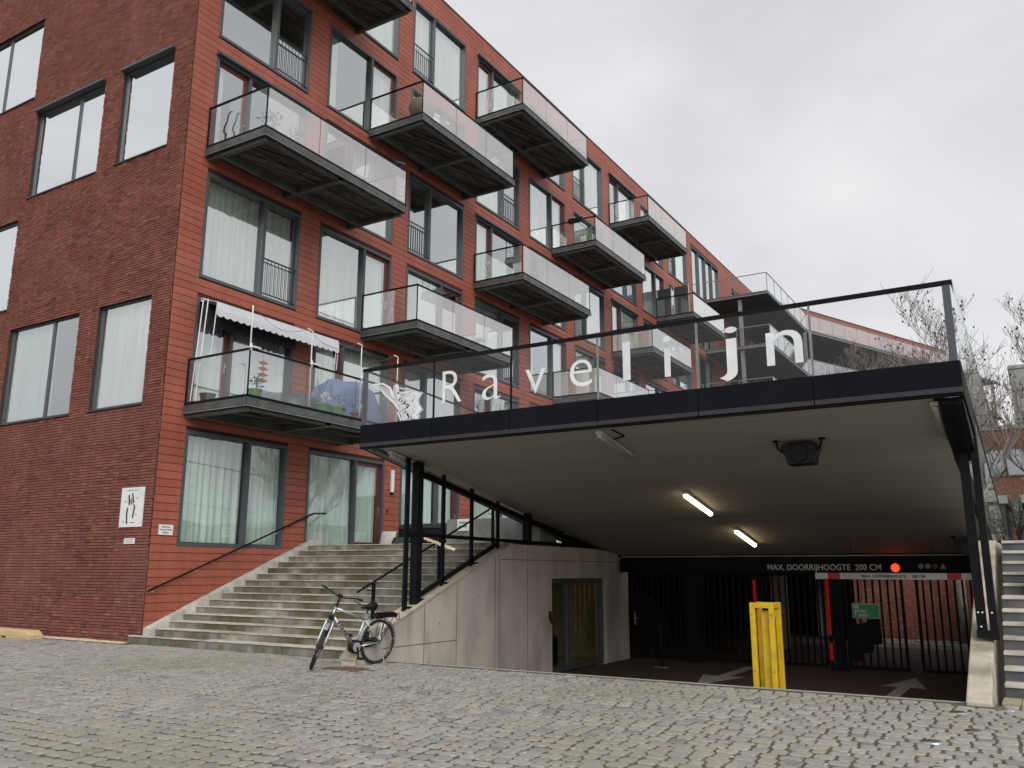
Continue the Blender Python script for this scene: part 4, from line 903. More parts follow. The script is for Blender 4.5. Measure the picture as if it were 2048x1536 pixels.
for k, w_ in enumerate(('bij', 'groen', '1 auto')): text('lettering', w_, 'white_paint', .115, face_front(-3.93, 21.692, .675-k*.09), sg, bold=.0025)
# pole in the garage
t = thing('floor_post', (-8.07, 20.1, FZ), 'thin dark post on a pale foot plate in front of the gate', 'post'); MB().tube([(-8.07, 20.1, FZ), (-8.07, 20.1, FZ+1.0)], .035, 8).build('shaft', 'black_steel', t); MB().box(-8.25, -7.89, 20.0, 20.2, FZ+.002, FZ+.02).build('foot_plate', 'galv_light', t)

# beyond the gate
gd = thing('garage_hall', (-9, 32, FZ), 'dark covered parking hall behind the black bar gate', 'garage')
MB().box(-5.5, -5.3, 30.6, 46, FZ, 1.9).build('wall', 'far_brick', gd); MB().box(-24, -5.3, 46, 46.2, FZ, 1.9).build('wall', 'concrete', gd); MB().box(-24.2, -24, 21.9, 46.2, FZ, 1.9).build('wall', 'concrete', gd); MB().box(-24, -9.9, 21.71, 21.9, FZ, 1.9).build('wall', 'concrete', gd)
MB().box(-24, -16.3, 21.9, 46, 1.92, 2.09).build('roof', 'concrete', gd)
for x_, y_ in ((-7.0, 27), (-7.0, 33), (-7, 39)): MB().box(x_-.2, x_+.2, y_-.2, y_+.2, FZ, 1.9).build('column', 'concrete', gd)
for x_, y_, lab in ((-9.4, 23.6, 'lit lamp in the garage seen above the curved gate plate'), (-5.85, 24.5, 'lit lamp in the garage just under the lettered beam')):
    t = thing('garage_lamp', (x_, y_, 1.86), lab, 'lamp', 'lamps in the garage'); MB().box(x_-.35, x_+.35, y_-.06, y_+.06, 1.80, 1.89).build('housing', 'white_plastic', t); MB().box(x_-.33, x_+.33, y_-.05, y_+.05, 1.765, 1.799).build('diffuser', 'tube_on', t)
gw = thing('garden_wall', (-2, 30.6, FZ), 'red brick wall behind the right half of the bar gate', 'wall')
gwall = MB().box(-5.3, 9, 30.62, 30.9, FZ-.2, 2.0).build('wall', 'mortar', gw); rest = MB(); rest.r = []; cand = []
z = FZ; k = 0
while z < 1.95:
    x = -5.28-random.uniform(0, .2)
    while x < -.9:
        l = random.choice((.21, .21, .1)); a, b = max(x, -5.28), min(x+l, -.9)
        if b-a > .02: cand.append((a, b, z))
        x += l+.011
    z += .0655
for a, b, z in cand:
    n0 = len(rest.v); rest.box(a, b, 30.607+random.uniform(0, .005), 30.62, z, z+.055); rest.r += [random.random()]*8
tag(rest.build('bricks', 'brick', gwall), kind='stuff')
MB().box(-5.3, -.97, 29.2, 29.32, FZ, FZ+.14).build('bed_kerb', 'kerb', gw)
def pebbles(name, n, x0, x1, y0, y1, z, m, r0, r1, lab):
    mb = MB(); mb.r = []
    for i in range(n):
        x, y, r = random.uniform(x0, x1), random.uniform(y0, y1), random.uniform(r0, r1); h = r*random.uniform(.5, .9); a = random.uniform(0, 3)
        zz = z(x, y) if callable(z) else z; b = len(mb.v)
        for k in range(5): t = a+k*1.2566; mb.v.append((x+r*math.cos(t), y+r*.8*math.sin(t), zz+random.uniform(0, .3)*h))
        mb.v += [(x+.2*r, y, zz+h), (x, y, zz-h*.5)]
        for k in range(5): mb.f += [(b+k, b+(k+1) % 5, b+5), (b+(k+1) % 5, b+k, b+6)]
        mb.r += [random.random()]*7
    return tag(mb.build(name, m), lab, 'gravel', kind='stuff')
pebbles('gravel', 5200, -20.2, -16.6, 11.62, 11.86, lambda x, y: -.01+.05*max(0, (y-11.6))*min(1, (-16.4-x)*.9), 'gravel', .012, .03, 'strip of pale gravel at the foot of the brick gable')
pebbles('gravel', 4200, -5.3, -.97, 29.32, 30.6, FZ+.12, 'dark_gravel', .03, .07, 'bed of mixed pebbles below the garden wall behind the gate')
MB().box(-5.3, -.97, 29.32, 30.6, FZ, FZ+.12).build('soil', 'joint_sand', gw)
MB().box(-20.25, -16.55, 11.58, 11.88, -.2, -.005).build('soil', 'joint_sand')['kind'] = 'structure'

# ================================================================== YELLOW FRAME
yf = thing('yellow_guard_frame', (-3.4, 12.9, -.2), 'yellow painted steel guard frame at the edge of the garage ramp', 'guard frame')
Y0_ = 12.75; xa, xb, DP = -3.70, -3.43, .36
for x in (xa, xb):
    for y_ in (Y0_, Y0_+DP): MB().box(x-.036, x+.036, y_-.036, y_+.036, -.35, 1.06).build('leg', 'yellow_paint', yf, bevel=.006)
for y_ in (Y0_, Y0_+DP): MB().box(xa+.036, xb-.036, y_-.034, y_+.034, .985, 1.056).build('top_bar', 'yellow_paint', yf, bevel=.004)
for x in (xa, xb): MB().box(x-.034, x+.034, Y0_+.036, Y0_+DP-.036, .987, 1.054).build('top_bar', 'yellow_paint', yf, bevel=.004)
MB().box(xb-.165, xb-.03, Y0_+.05, Y0_+.13, -.35, .95).build('box', 'yellow_paint', yf, bevel=.008)
MB().bar((xb, Y0_+.05, .80), (xb, Y0_+DP-.05, .99), .03).build('brace', 'yellow_paint', yf)
for x in (xa, xb):
    for z_ in (.12, .9): MB().lathe((x, Y0_-.036, z_), [(.011, 0), (.011, -.008)], 8, 'Y').build('bolt', 'galv_light', yf)

# ================================================================== BICYCLE
head = math.atan2(10.11-11.36, -9.75+9.53)
bk = bpy.data.objects.new('bicycle', None); link(bk); bk.location = (-9.53, 11.36, .012); bk.rotation_euler = (Matrix.Rotation(head, 4, 'Z') @ Matrix.Rotation(rad(-5), 4, 'X')).to_euler(); LOC[bk.name] = Vector((0, 0, 0))
tag(bk, 'silver electric bicycle parked on its stand before the steps', 'bicycle')
R_ = .352; FH = Vector((1.19, 0, R_)); C0_ = Vector((.985, 0, .735)); AX = Vector((-.375, 0, .927)).normalized()
STE = Matrix.Translation(C0_) @ Matrix.Rotation(rad(50), 4, AX) @ Matrix.Translation(-C0_)
def steer(mb): mb.v = [tuple(STE @ Vector(v)) for v in mb.v]; return mb
def circ(c, r, n=36): return [(c[0]+r*math.cos(2*math.pi*k/n), 0, c[2]+r*math.sin(2*math.pi*k/n)) for k in range(n)]
def wheel(c, st_):
    fx = steer if st_ else (lambda m_: m_)
    w = fx(MB().tube(circ(c, R_-.038), .012, 6, closed=True)).build('wheel', 'steel', bk, smooth=True)
    fx(MB().tube(circ(c, R_-.024), .026, 8, closed=True)).build('tyre', 'rubber', w, smooth=True)
    fx(MB().lathe((c[0], 0, c[2]), [(.012, -.06), (.03, -.045), (.022, 0), (.03, .045), (.012, .06)], 12, 'Y')).build('hub', 'black_plastic', w)
    sp = MB()
    for k in range(28):
        a = 2*math.pi*k/28; b = a+(.5 if k % 2 else -.5); s_ = .03 if k % 4 < 2 else -.03
        sp.tube([(c[0]+.03*math.cos(b), s_, c[2]+.03*math.sin(b)), (c[0]+(R_-.045)*math.cos(a), 0, c[2]+(R_-.045)*math.sin(a))], .0022, 3, caps=False)
    fx(sp).build('spokes', 'steel', w); return w
wheel((0, 0, R_), False); wheel((FH.x, 0, FH.z), True)
BB = Vector((.47, 0, .30)); ST = Vector((.27, 0, .80)); HT = C0_+AX*.21; HB = C0_+AX*.03
fr = MB().tube([BB, ST], .018, 10).tube([HT-AX*.02, (.30, 0, .715)], .022, 10).tube([HB+AX*.04, BB+Vector((.03, 0, .02))], .03, 10).tube([HB, HT], .026, 12)
for s_ in (-1, 1): fr.tube([BB+Vector((-.05, s_*.03, 0)), (.0, s_*.065, R_)], .012, 8).tube([(.30, s_*.012, .70), (.0, s_*.065, R_)], .009, 8)
FR = fr.build('frame', 'bike_silver', bk, smooth=True)
dt = (BB+Vector((.03, 0, .02)))-(HB+AX*.04); d0 = HB+AX*.04
for k in range(5):
    for s_ in (-1, 1): p = d0+dt*(.22+k*.09); MB().bar(p+Vector((0, s_*.0275, 0)), p+dt*.05+Vector((0, s_*.0275, 0)), .008, .03).build('marking', 'black_plastic', FR)
MB().lathe((BB.x, -.06, BB.z), [(.05, 0), (.105, .01), (.105, .11), (.05, .12)], 20, 'Y').build('motor', 'black_plastic', bk, smooth=True)
MB().lathe((BB.x, .062, BB.z), [(.075, 0), (.075, .006), (.02, .008)], 20, 'Y').build('motor_cover', 'bike_silver', bk)
MB().prism([(BB.x+.02, -.068, BB.z+.09), (.0, -.068, R_+.06), (-.06, -.068, R_), (.0, -.068, R_-.06), (BB.x, -.068, BB.z-.09), (BB.x+.09, -.068, BB.z)], (0, .02, 0)).build('chain_guard', 'black_plastic', bk)
for s_, a in ((1, -1.75), (-1, 1.39)):
    e = BB+Vector((.17*math.cos(a), s_*.09, .17*math.sin(a))); MB().bar(BB+Vector((0, s_*.08, 0)), e, .018, .028, up=(0, 1, 0)).build('crank', 'black_plastic', bk)
    MB().box(e.x-.045, e.x+.045, e.y+min(0, s_*.1), e.y+max(0, s_*.1), e.z-.012, e.z+.012).build('pedal', 'black_plastic', bk)
MB().tube([(.285, 0, .76), (.25, 0, .89)], .0135, 8).build('seat_post', 'black_plastic', bk)
MB().tube([(.39, 0, .905), (.32, 0, .91), (.22, 0, .915), (.14, 0, .925), (.09, 0, .925)], [.02, .03, .055, .075, .045], 12).build('saddle', 'black_plastic', bk, smooth=True)
# mudguards
def guard(c, r, a0, a1, w, n=20):
    mb = MB()
    for i in range(n+1):
        a = rad(a0+(a1-a0)*i/n)
        for t, dr in ((-w, -.008), (0, .004), (w, -.008)): mb.v.append((c[0]+(r+dr)*math.cos(a), t, c[2]+(r+dr)*math.sin(a)))
    for i in range(n):
        for k in (0, 1): b = i*3+k; mb.f.append((b, b+1, b+4, b+3))
    return mb
guard((0, 0, R_), R_+.028, 5, 200, .03).build('mudguard', 'bike_silver', bk, smooth=True); steer(guard((FH.x, 0, FH.z), R_+.026, 60, 165, .028)).build('mudguard', 'bike_silver', bk, smooth=True)
fk = MB().tube([C0_+AX*.03, C0_-AX*.02], .03, 10)
for s_ in (-1, 1): fk.tube([C0_+Vector((0, s_*.03, -.01)), C0_+Vector((0, s_*.058, 0))-AX*.03, (1.14, s_*.06, .46), (FH.x, s_*.058, FH.z)], [.02, .019, .015, .011], 8)
steer(fk).build('fork', 'bike_silver', bk, smooth=True)
sm = HT+AX*.02; steer(MB().tube([HT, HT+AX*.12, HT+AX*.16+Vector((.05, 0, .01))], .017, 8)).build('stem', 'black_plastic', bk, smooth=True)
hc = HT+AX*.16+Vector((.05, 0, .01)); hbp = [(hc.x-.17, -.32, hc.z+.03), (hc.x-.07, -.25, hc.z+.05), (hc.x, -.12, hc.z+.03), (hc.x, 0, hc.z), (hc.x, .12, hc.z+.03), (hc.x-.07, .25, hc.z+.05), (hc.x-.17, .32, hc.z+.03)]
steer(MB().tube(hbp, .012, 8)).build('handlebar', 'black_plastic', bk, smooth=True)
for s_ in (-1, 1):
    steer(MB().tube([(hc.x-.09, s_*.264, hc.z+.047), (hc.x-.2, s_*.34, hc.z+.025)], .018, 8)).build('grip', 'rubber', bk, smooth=True)
    steer(MB().tube([(hc.x-.02, s_*.22, hc.z+.03), (hc.x-.04, s_*.3, hc.z-.0), (hc.x-.12, s_*.36, hc.z-.02)], .007, 6)).build('brake_lever', 'black_plastic', bk)
steer(MB().box(hc.x-.03, hc.x+.04, -.04, .04, hc.z+.015, hc.z+.04)).build('display', 'black_plastic', bk); steer(MB().lathe((.985, 0, .80), [(.02, .02), (.045, .04), (.05, .09), (.03, .1)], 12, 'X')).build('headlight', 'black_plastic', bk)
cb = MB()
for s_ in (-.02, .02): cb.tube([(hc.x, s_, hc.z), (hc.x+.1, s_*2, hc.z-.03), (hc.x+.12, s_, hc.z-.2), (.97, s_*.5, .78)], .004, 5)
steer(cb).build('cables', 'black_plastic', bk)
rk = MB()
for s_ in (-1, 1): rk.tube([(.2, s_*.05, .72), (.1, s_*.07, .79), (-.36, s_*.07, .80), (-.40, s_*.05, .70)], .007, 6).tube([(.0, s_*.075, R_), (-.06, s_*.07, .78)], .006, 6).tube([(.0, s_*.075, R_), (-.26, s_*.07, .78)], .006, 6)
rk.tube([(-.40, -.05, .70), (-.41, 0, .68), (-.40, .05, .70)], .007, 6); rk.build('rack', 'black_steel', bk)
MB().box(-.33, .12, -.06, .06, .735, .795).build('battery', 'black_plastic', bk, bevel=.015); MB().box(-.3, .05, -.05, .05, .80, .815).build('rack_top', 'black_plastic', bk)
MB().box(-.37, -.345, -.03, .03, .73, .78).build('rear_light', 'red_paint', bk); MB().tube([(.20, -.05, .40), (.20, -.05, .52)], .045, 8).build('wheel_lock', 'black_plastic', bk)
MB().tube([(-.02, .07, .33), (-.04, .12, .15), (-.05, .16, .0)], .011, 8).box(-.085, -.02, .145, .175, -.012, .008).build('kickstand', 'steel', bk)

# ================================================================== SIGNS AND FITTINGS ON THE WALLS
sp_ = thing('site_plan_sign', (-16.96, YB-.03, 2.4), 'white site plan board on the brick gable near the corner', 'sign')
MB().box(-17.35, -16.57, YB-.045, YB-.02, 2.41, 3.27).build('board', 'white_paint', sp_); q = YB-.047
def sgp(pts, m='sign_dark'): MB().prism([(a, q, b) for a, b in pts], (0, .002, 0)).build('map_block', m, sp_)
sgp([(-17.10, 3.10), (-17.05, 3.12), (-17.02, 2.90), (-17.07, 2.88)]); sgp([(-16.99, 3.14), (-16.95, 3.15), (-16.87, 2.94), (-16.91, 2.92)])
sgp([(-17.12, 2.83), (-17.07, 2.83), (-17.08, 2.66), (-17.05, 2.48), (-17.10, 2.48), (-17.13, 2.66)]); sgp([(-16.90, 2.90), (-16.86, 2.90), (-16.83, 2.82), (-16.87, 2.60), (-16.92, 2.60), (-16.88, 2.82)])
sgp([(-17.03, 2.98), (-16.97, 3.06), (-16.92, 2.92), (-16.98, 2.88)], 'sign_grey')
for a, b, c in ((-17.17, -16.76, 3.205), (-17.24, -17.13, 2.96), (-16.83, -16.75, 3.03), (-17.24, -17.15, 2.53), (-16.82, -16.75, 2.67)): MB().box(a, b, q, q+.002, c-.009, c+.009).build('caption', 'sign_grey', sp_)
MB().box(-16.97, -16.8, q, q+.002, 2.495, 2.51).build('caption', 'red_paint', sp_)
s2 = thing('small_plate', (-16.95, YB-.02, 2.05), 'tiny white plate on the brick gable below the site plan', 'sign'); MB().box(-17.13, -16.77, YB-.032, YB-.018, 2.05, 2.17).build('board', 'white_paint', s2)
for c in (2.135, 2.09): MB().box(-17.08, -16.83, YB-.0345, YB-.0325, c-.006, c+.006).build('caption', 'sign_grey', s2)
s3 = thing('notice_sign', (XF+.03, 12.23, 2.25), 'small white notice with three dark lines on the red cladding', 'sign'); MB().box(XF+.022, XF+.036, 12.05, 12.41, 2.24, 2.46).build('board', 'white_paint', s3)
for a, b, c in ((12.12, 12.33, 2.41), (12.08, 12.38, 2.35), (12.14, 12.3, 2.29)): MB().box(XF+.0365, XF+.0385, a, b, c-.014, c+.014).build('caption', 'sign_grey', s3)
wl_ = thing('wall_lamp', (XF+.05, 19.84, 3.74), 'long white upright wall lamp between two ground floor windows', 'lamp'); MB().box(XF+.02, XF+.10, 19.78, 19.90, 3.74, 4.40).build('cover', 'white_paint', wl_, bevel=.02); MB().box(XF+.02, XF+.09, 19.785, 19.895, 3.69, 3.738).build('base', 'black_plastic', wl_)
db = MB().box(XF+.021, XF+.045, 19.66, 19.71, 3.15, 3.24).build('doorbell', 'black_plastic'); tag(db, 'tiny black doorbell on the cladding beside the ground floor door', 'doorbell')
lg = MB(); prof_ = [(-19.05, .0), (-19.05, .10), (-19.2, .19), (-21.9, .21), (-22.0, .0), (-20.2, 0), (-20.15, .05), (-20.0, .05), (-19.95, 0)]
tag(MB().prism([(a, 11.42, b) for a, b in prof_], (0, -.32, 0)).build('log_bench', 'log_wood', bevel=.02), 'pale wooden log lying at the foot of the brick gable', 'log')

# ================================================================== TERRACE THINGS
pl = thing('concrete_planter', (-11.5, 17.6, 2.095), 'long grey concrete planter at the top of the stairs', 'planter')
MB().box(-12.64, -9.97, 17.6, 17.7, 2.095, 2.74).build('front_wall', 'planter_concrete', pl, bevel=.01); MB().box(-12.64, -9.97, 18.3, 18.4, 2.095, 2.74).build('back_wall', 'planter_concrete', pl); MB().box(-12.64, -12.54, 17.7, 18.3, 2.095, 2.735).build('end_wall', 'planter_concrete', pl); MB().box(-10.07, -9.97, 17.7, 18.3, 2.095, 2.735).build('end_wall', 'planter_concrete', pl); MB().box(-12.54, -10.07, 17.7, 18.3, 2.4, 2.62).build('soil', 'joint_sand', pl)
s4 = thing('private_sign', (-12.1, 17.58, 2.45), 'white notice on the concrete planter', 'sign'); MB().box(-12.3, -11.95, 17.575, 17.594, 2.45, 2.74).build('board', 'white_paint', s4)
for a, b, c in ((-12.24, -12.02, 2.65), (-12.26, -12.0, 2.56)): MB().box(a, b, 17.571, 17.574, c-.022, c+.022).build('caption', 'sign_grey', s4)
sb = thing('storage_box', (-15.0, 20.1, 2.095), 'dark grey garden storage box with a sloping lid by the facade', 'storage box')
MB().box(-15.85, -14.2, 19.7, 20.5, 2.095, 2.66).build('body', 'black_plastic', sb, bevel=.02); MB().prism([(-15.88, 19.66, 2.665), (-15.88, 20.54, 2.665), (-15.88, 20.54, 2.86), (-15.88, 19.8, 2.80)], (1.71, 0, 0)).build('lid', 'frame_dark', sb, bevel=.015)
def cushion_mb(c, w, h, d, lean):
    mb = MB(); n = 8
    for s_ in (1, -1):
        b = len(mb.v)
        for i in range(n+1):
            for j in range(n+1):
                u, v = i/n*2-1, j/n*2-1; t = (1-u**4)*(1-v**4); dim = .35*math.exp(-((abs(u)-.4)**2+(abs(v)-.4)**2)*30); mb.v.append((c[0]+u*w/2, c[1]+s_*d*(.15+.35*max(0, t-dim))+lean*(v+1)*h/2, c[2]+(v+1)*h/2))
        for i in range(n):
            for j in range(n): q_ = [b+i*(n+1)+j, b+(i+1)*(n+1)+j, b+(i+1)*(n+1)+j+1, b+i*(n+1)+j+1]; mb.f.append(tuple(q_ if s_ < 0 else q_[::-1]))
    return mb
tag(cushion_mb((-15.8, 19.15, 2.1), .52, .48, .3, .25).build('cushion', 'cushion', smooth=True), 'pale tufted cushion leaning by the ground floor door', 'cushion')
tag(cushion_mb((-15.25, 19.1, 2.1), .6, .3, .5, .3).build('cloth_bag', 'green_cloth', smooth=True), 'dark green cloth bundle beside the pale cushion', 'bag')
def fence(x0, x1, y, z0, z1, m, lab, w=.1, gap=.02):
    t = thing('board_fence', ((x0+x1)/2, y, z0), lab, 'fence', 'terrace fences'); x = x0
    MB().box(x0, x1, y+.03, y+.06, z0+.25, z0+.33).build('rail', m, t); MB().box(x0, x1, y+.03, y+.06, z1-.33, z1-.25).build('rail', m, t)
    while x < x1: MB().box(x, min(x+w, x1), y, y+.028, z0, z1+random.uniform(-.02, .02)).build('board', m, t); x += w+gap
fence(-13.2, -10.0, 25.5, 2.095, 4.3, 'fence_wood', 'dark vertical board fence behind the concrete planter'); fence(-10.8, -6.0, 27.5, 2.09, 3.1, 'fence_pale', 'pale vertical board fence seen under the low end of the canopy', .09, .05)

# ================================================================== BALCONY THINGS
zb1 = 5.12
aw = thing('awning', (XF+.1, 14.2, 7.7), 'grey awning with a scalloped white valance over the lowest balcony', 'awning')
n = 120; va = MB(); vd = MB(); ya, yb = 12.62, 16.7; xo = XF+.62
for i in range(n+1):
    yy = ya+(yb-ya)*i/n; sc = .045*abs(math.sin(i/n*math.pi*20)); va.v += [(xo, yy, 7.55), (xo+.03, yy, 7.36), (xo+.03, yy, 7.24-sc)]; vd.v += [(XF+.12, yy, 7.66), (XF+.2, yy, 7.4), (XF+.2, yy, 7.12-.07*abs(math.sin(i/n*math.pi*18+.7)))]
for i in range(n):
    for k in (0, 1): b = i*3+k; va.f.append((b, b+3, b+4, b+1)); vd.f.append((b, b+3, b+4, b+1))
va.build('valance', 'awning_cloth', aw); 
MB().box8([(XF+.04, ya, 7.70), (xo, ya, 7.54), (xo, yb, 7.54), (XF+.04, yb, 7.70), (XF+.04, ya, 7.715), (xo, ya, 7.555), (xo, yb, 7.555), (XF+.04, yb, 7.715)]).build('canopy', 'awning_cloth', aw); MB().tube([(XF+.1, ya, 7.68), (XF+.1, yb, 7.68)], .05, 10).build('roller', 'white_plastic', aw)
vd2 = MB(); vd2.v = [v for i, v in enumerate(vd.v) if i//3 <= int(n*.72)]; nn = int(n*.72)
for i in range(nn):
    for k in (0, 1): b = i*3+k; vd2.f.append((b, b+3, b+4, b+1))
vd2.build('inner_valance', 'awning_dark', aw); MB().tube([(xo, ya+.02, 7.5), (xo-.1, ya+.02, 6.3)], .012, 6).build('arm', 'white_paint', aw); MB().tube([(xo, yb-.1, 7.2), (xo-.02, yb-.1, 6.9)], .01, 6).tube([(xo, yb-.02, 7.2), (xo-.02, yb-.02, 6.75)], .01, 6).build('cord', 'white_paint', aw)
xp = -14.27; poles = []
for i, (yy, z1, ht) in enumerate(((12.46, 7.18, 0), (14.3, 7.05, 1), (16.05, 7.1, 1), (17.5, 7.1, 1))):
    t = thing('net_pole', (xp, yy, zb1), ['straight white net pole on the front corner of the lowest balcony', 'white hooked net pole in the middle of the lowest balcony', 'white hooked net pole before the blue tarpaulin', 'white hooked net pole at the far end of the lowest balcony'][i], 'pole', 'net poles on the lowest balcony')
    pts = [(xp, yy, zb1+.12), (xp, yy, z1-.08)]+([(xp, yy+.01, z1-.02), (xp, yy-.04, z1), (xp, yy-.16, z1+.01)] if ht else [(xp, yy, z1)])
    MB().tube(pts, .016, 8).build('pole', 'white_paint', t, smooth=True); MB().box(xp-.03, xp+.12, yy-.02, yy+.2, zb1+1.10, zb1+1.13).tube([(xp+.02, yy, zb1+1.05), (xp+.02, yy, zb1+1.2)], .03, 8).build('clamp', 'white_paint', t); poles.append((xp, yy-(.16 if ht else 0), z1))
for x_, lab in ((-16.12, 'first'), (-15.95, 'second')):
    t = MB().tube([(x_, 12.46, zb1+.1), (x_+.12, 12.5, 7.6)], .014, 8).build('net_pole', 'white_paint', loc=(x_, 12.46, zb1)); tag(t, lab+' thin white pole leaning by the wall on the lowest balcony', 'pole', 'net poles on the lowest balcony')
rp = MB()
for (a, b) in zip(poles, poles[1:]):
    a, b = Vector(a), Vector(b); pts = [a+(b-a)*(k/10)-Vector((0, 0, .28*math.sin(math.pi*k/10))) for k in range(11)]; rp.tube(pts, .005, 5)
tag(rp.build('net_rope', 'leaf', loc=(xp, 15, 7)), 'sagging green rope strung between the white poles', 'rope')
# blue tarpaulin over furniture
tb = MB(); n = 26; cx, cyy = -15.05, 16.35
for i in range(n+1):
    f = i/n; prof_r = [(0, 1.12), (.25, 1.13), (.5, 1.1), (.78, .92), (.92, .55), (1.0, .0)]
    for k in range(40):
        a = 2*math.pi*k/40; t = f*5; j = min(int(t), 4); u = t-j; r = prof_r[j][0]*(1-u)+prof_r[j+1][0]*u; h = prof_r[j][1]*(1-u)+prof_r[j+1][1]*u
        w = 1+.07*math.sin(a*9+h*3)*(f**1.5)+.04*math.sin(a*17); ca, sa = math.cos(a), math.sin(a); q_ = (abs(ca)**4+abs(sa)**4)**-.25
        tb.v.append((cx+.6*r*w*q_*ca, cyy+1.0*r*w*q_*sa, zb1+.02+h*(1+.03*math.sin(a*3))))
for i in range(n):
    for k in range(40): k2 = (k+1) % 40; tb.f.append((i*40+k, (i+1)*40+k, (i+1)*40+k2, i*40+k2))
tag(tb.build('tarpaulin', 'blue_tarp', loc=(cx, cyy, zb1), smooth=True), 'blue tarpaulin draped over furniture on the lowest balcony', 'tarpaulin')
gcv = MB(); 
for i in range(13):
    for k in range(24): a = 2*math.pi*k/24; t = i/12*math.pi/2; gcv.v.append((-15.0+.42*math.cos(t)*math.cos(a), 14.75+.6*math.cos(t)*math.sin(a), zb1+.02+.55*math.sin(t)**.8))
for i in range(12):
    for k in range(24): k2 = (k+1) % 24; gcv.f.append((i*24+k, i*24+k2, (i+1)*24+k2, (i+1)*24+k))
tag(gcv.build('furniture_cover', 'frame_grey', loc=(-15, 14.75, zb1), smooth=True), 'grey domed furniture cover on the lowest balcony', 'cover')
def plant(x, y, z, r, h, pot, lab, leafm='leaf', nl=60, spread=.22, lh=.3, name='potted_plant'):
    t = thing(name, (x, y, z), lab, 'plant', 'balcony pots and plants'); MB().lathe((x, y, z), [(r*.7, 0), (r, h*.85), (r*1.08, h*.86), (r*1.08, h), (r*.9, h), (r*.88, h*.9)], 14).build('pot', pot, t, smooth=False)
    lf = MB()
    for i in range(nl):
        a, e = random.uniform(0, 6.28), random.uniform(.2, 1.4); d = Vector((math.cos(a)*math.cos(e), math.sin(a)*math.cos(e), math.sin(e))); p = Vector((x, y, z+h))+d*random.uniform(.2, 1)*spread+Vector((0, 0, random.uniform(0, lh)*.4)); l = random.uniform(.05, .1); s_ = d.cross(Vector((random.random(), random.random(), 1))).normalized()*l*.35
        lf.add([p, p+d*l*.5+s_, p+d*l, p+d*l*.5-s_], [(0, 1, 2, 3)])
    if nl: lf.build('leaves', leafm, t)
plant(-15.9, 12.75, zb1, .17, .3, 'pot_dark', 'dark round pot at the wall end of the lowest balcony', nl=0, name='flower_pot'); plant(-14.6, 12.95, zb1, .16, .3, 'pot_green', 'green leafy plant in a pot at the front corner of the lowest balcony', nl=50)
plant(-14.55, 15.0, zb1, .22, .3, 'pot_green', 'white flowering plant before the grey cover on the lowest balcony', 'flower', 70, .2); plant(-14.5, 16.2, zb1, .2, .26, 'terracotta', 'cream flowers before the blue tarpaulin', 'flower', 60, .18); plant(-14.6, 15.55, zb1, .24, .32, 'pot_green', 'big green tub on the lowest balcony', nl=40)
wm = thing('red_wind_spinner', (-15.1, 13.6, zb1), 'red paper wind spinner hanging behind the lowest balcony glass', 'ornament')
MB().tube([(-15.1, 13.6, zb1+1.3), (-15.1, 13.6, zb1+.6)], .004, 5).build('cord', 'black_plastic', wm)
for k in range(4): MB().prism([(-15.1, 13.6-.16, zb1+.68+k*.14), (-15.1, 13.6, zb1+.62+k*.14), (-15.1, 13.6+.16, zb1+.68+k*.14), (-15.1, 13.6, zb1+.74+k*.14)], (.02, 0, 0)).build('vane', 'spinner_red', wm)
dry = thing('drying_rack', (-14.9, 15.35, zb1), 'thin folded wire drying rack on the lowest balcony', 'drying rack')
for k in range(9): a = k*.7; MB().tube([(-14.9, 15.35, zb1+.55), (-14.9+.1*math.sin(a), 15.35+.55*math.cos(a), zb1+.62+.42*math.sin(a))], .005, 5).build('rod', 'black_steel', dry)
# heron cut-outs on the fourth floor balcony
for i, (x, s) in enumerate(((-15.75, 1), (-15.45, .85), (-15.15, .75))):
    z0, y = FLOOR[4], 12.56; p = [(0, 0), (.02, .3), (-.06, .38), (-.05, .5), (.02, .62), (.05, .78), (.11, .84), (.2, .83), (.12, .88), (.05, .87), (.0, .78), (-.02, .64), (-.1, .55), (-.13, .4), (-.06, .3), (-.03, .0)]
    t = MB().prism([(x+a*s, y, z0+b*s) for a, b in p], (0, .012, 0)).build('heron_figure', 'black_plastic' if i == 0 else 'frame_grey', loc=(x, y, z0)); tag(t, ['tallest dark', 'middle grey', 'smallest grey'][i]+' heron silhouette on the fourth floor balcony', 'ornament', 'heron silhouettes')
plant(-14.7, 12.95, FLOOR[4], .17, .3, 'pot_dark', 'bushy plant at the front corner of the fourth floor balcony with herons', nl=110, spread=.35, lh=.5)
plant(-14.7, 13.8, FLOOR[4], .17, .3, 'terracotta', 'second bushy plant on the balcony with herons', nl=80, spread=.3, lh=.4)
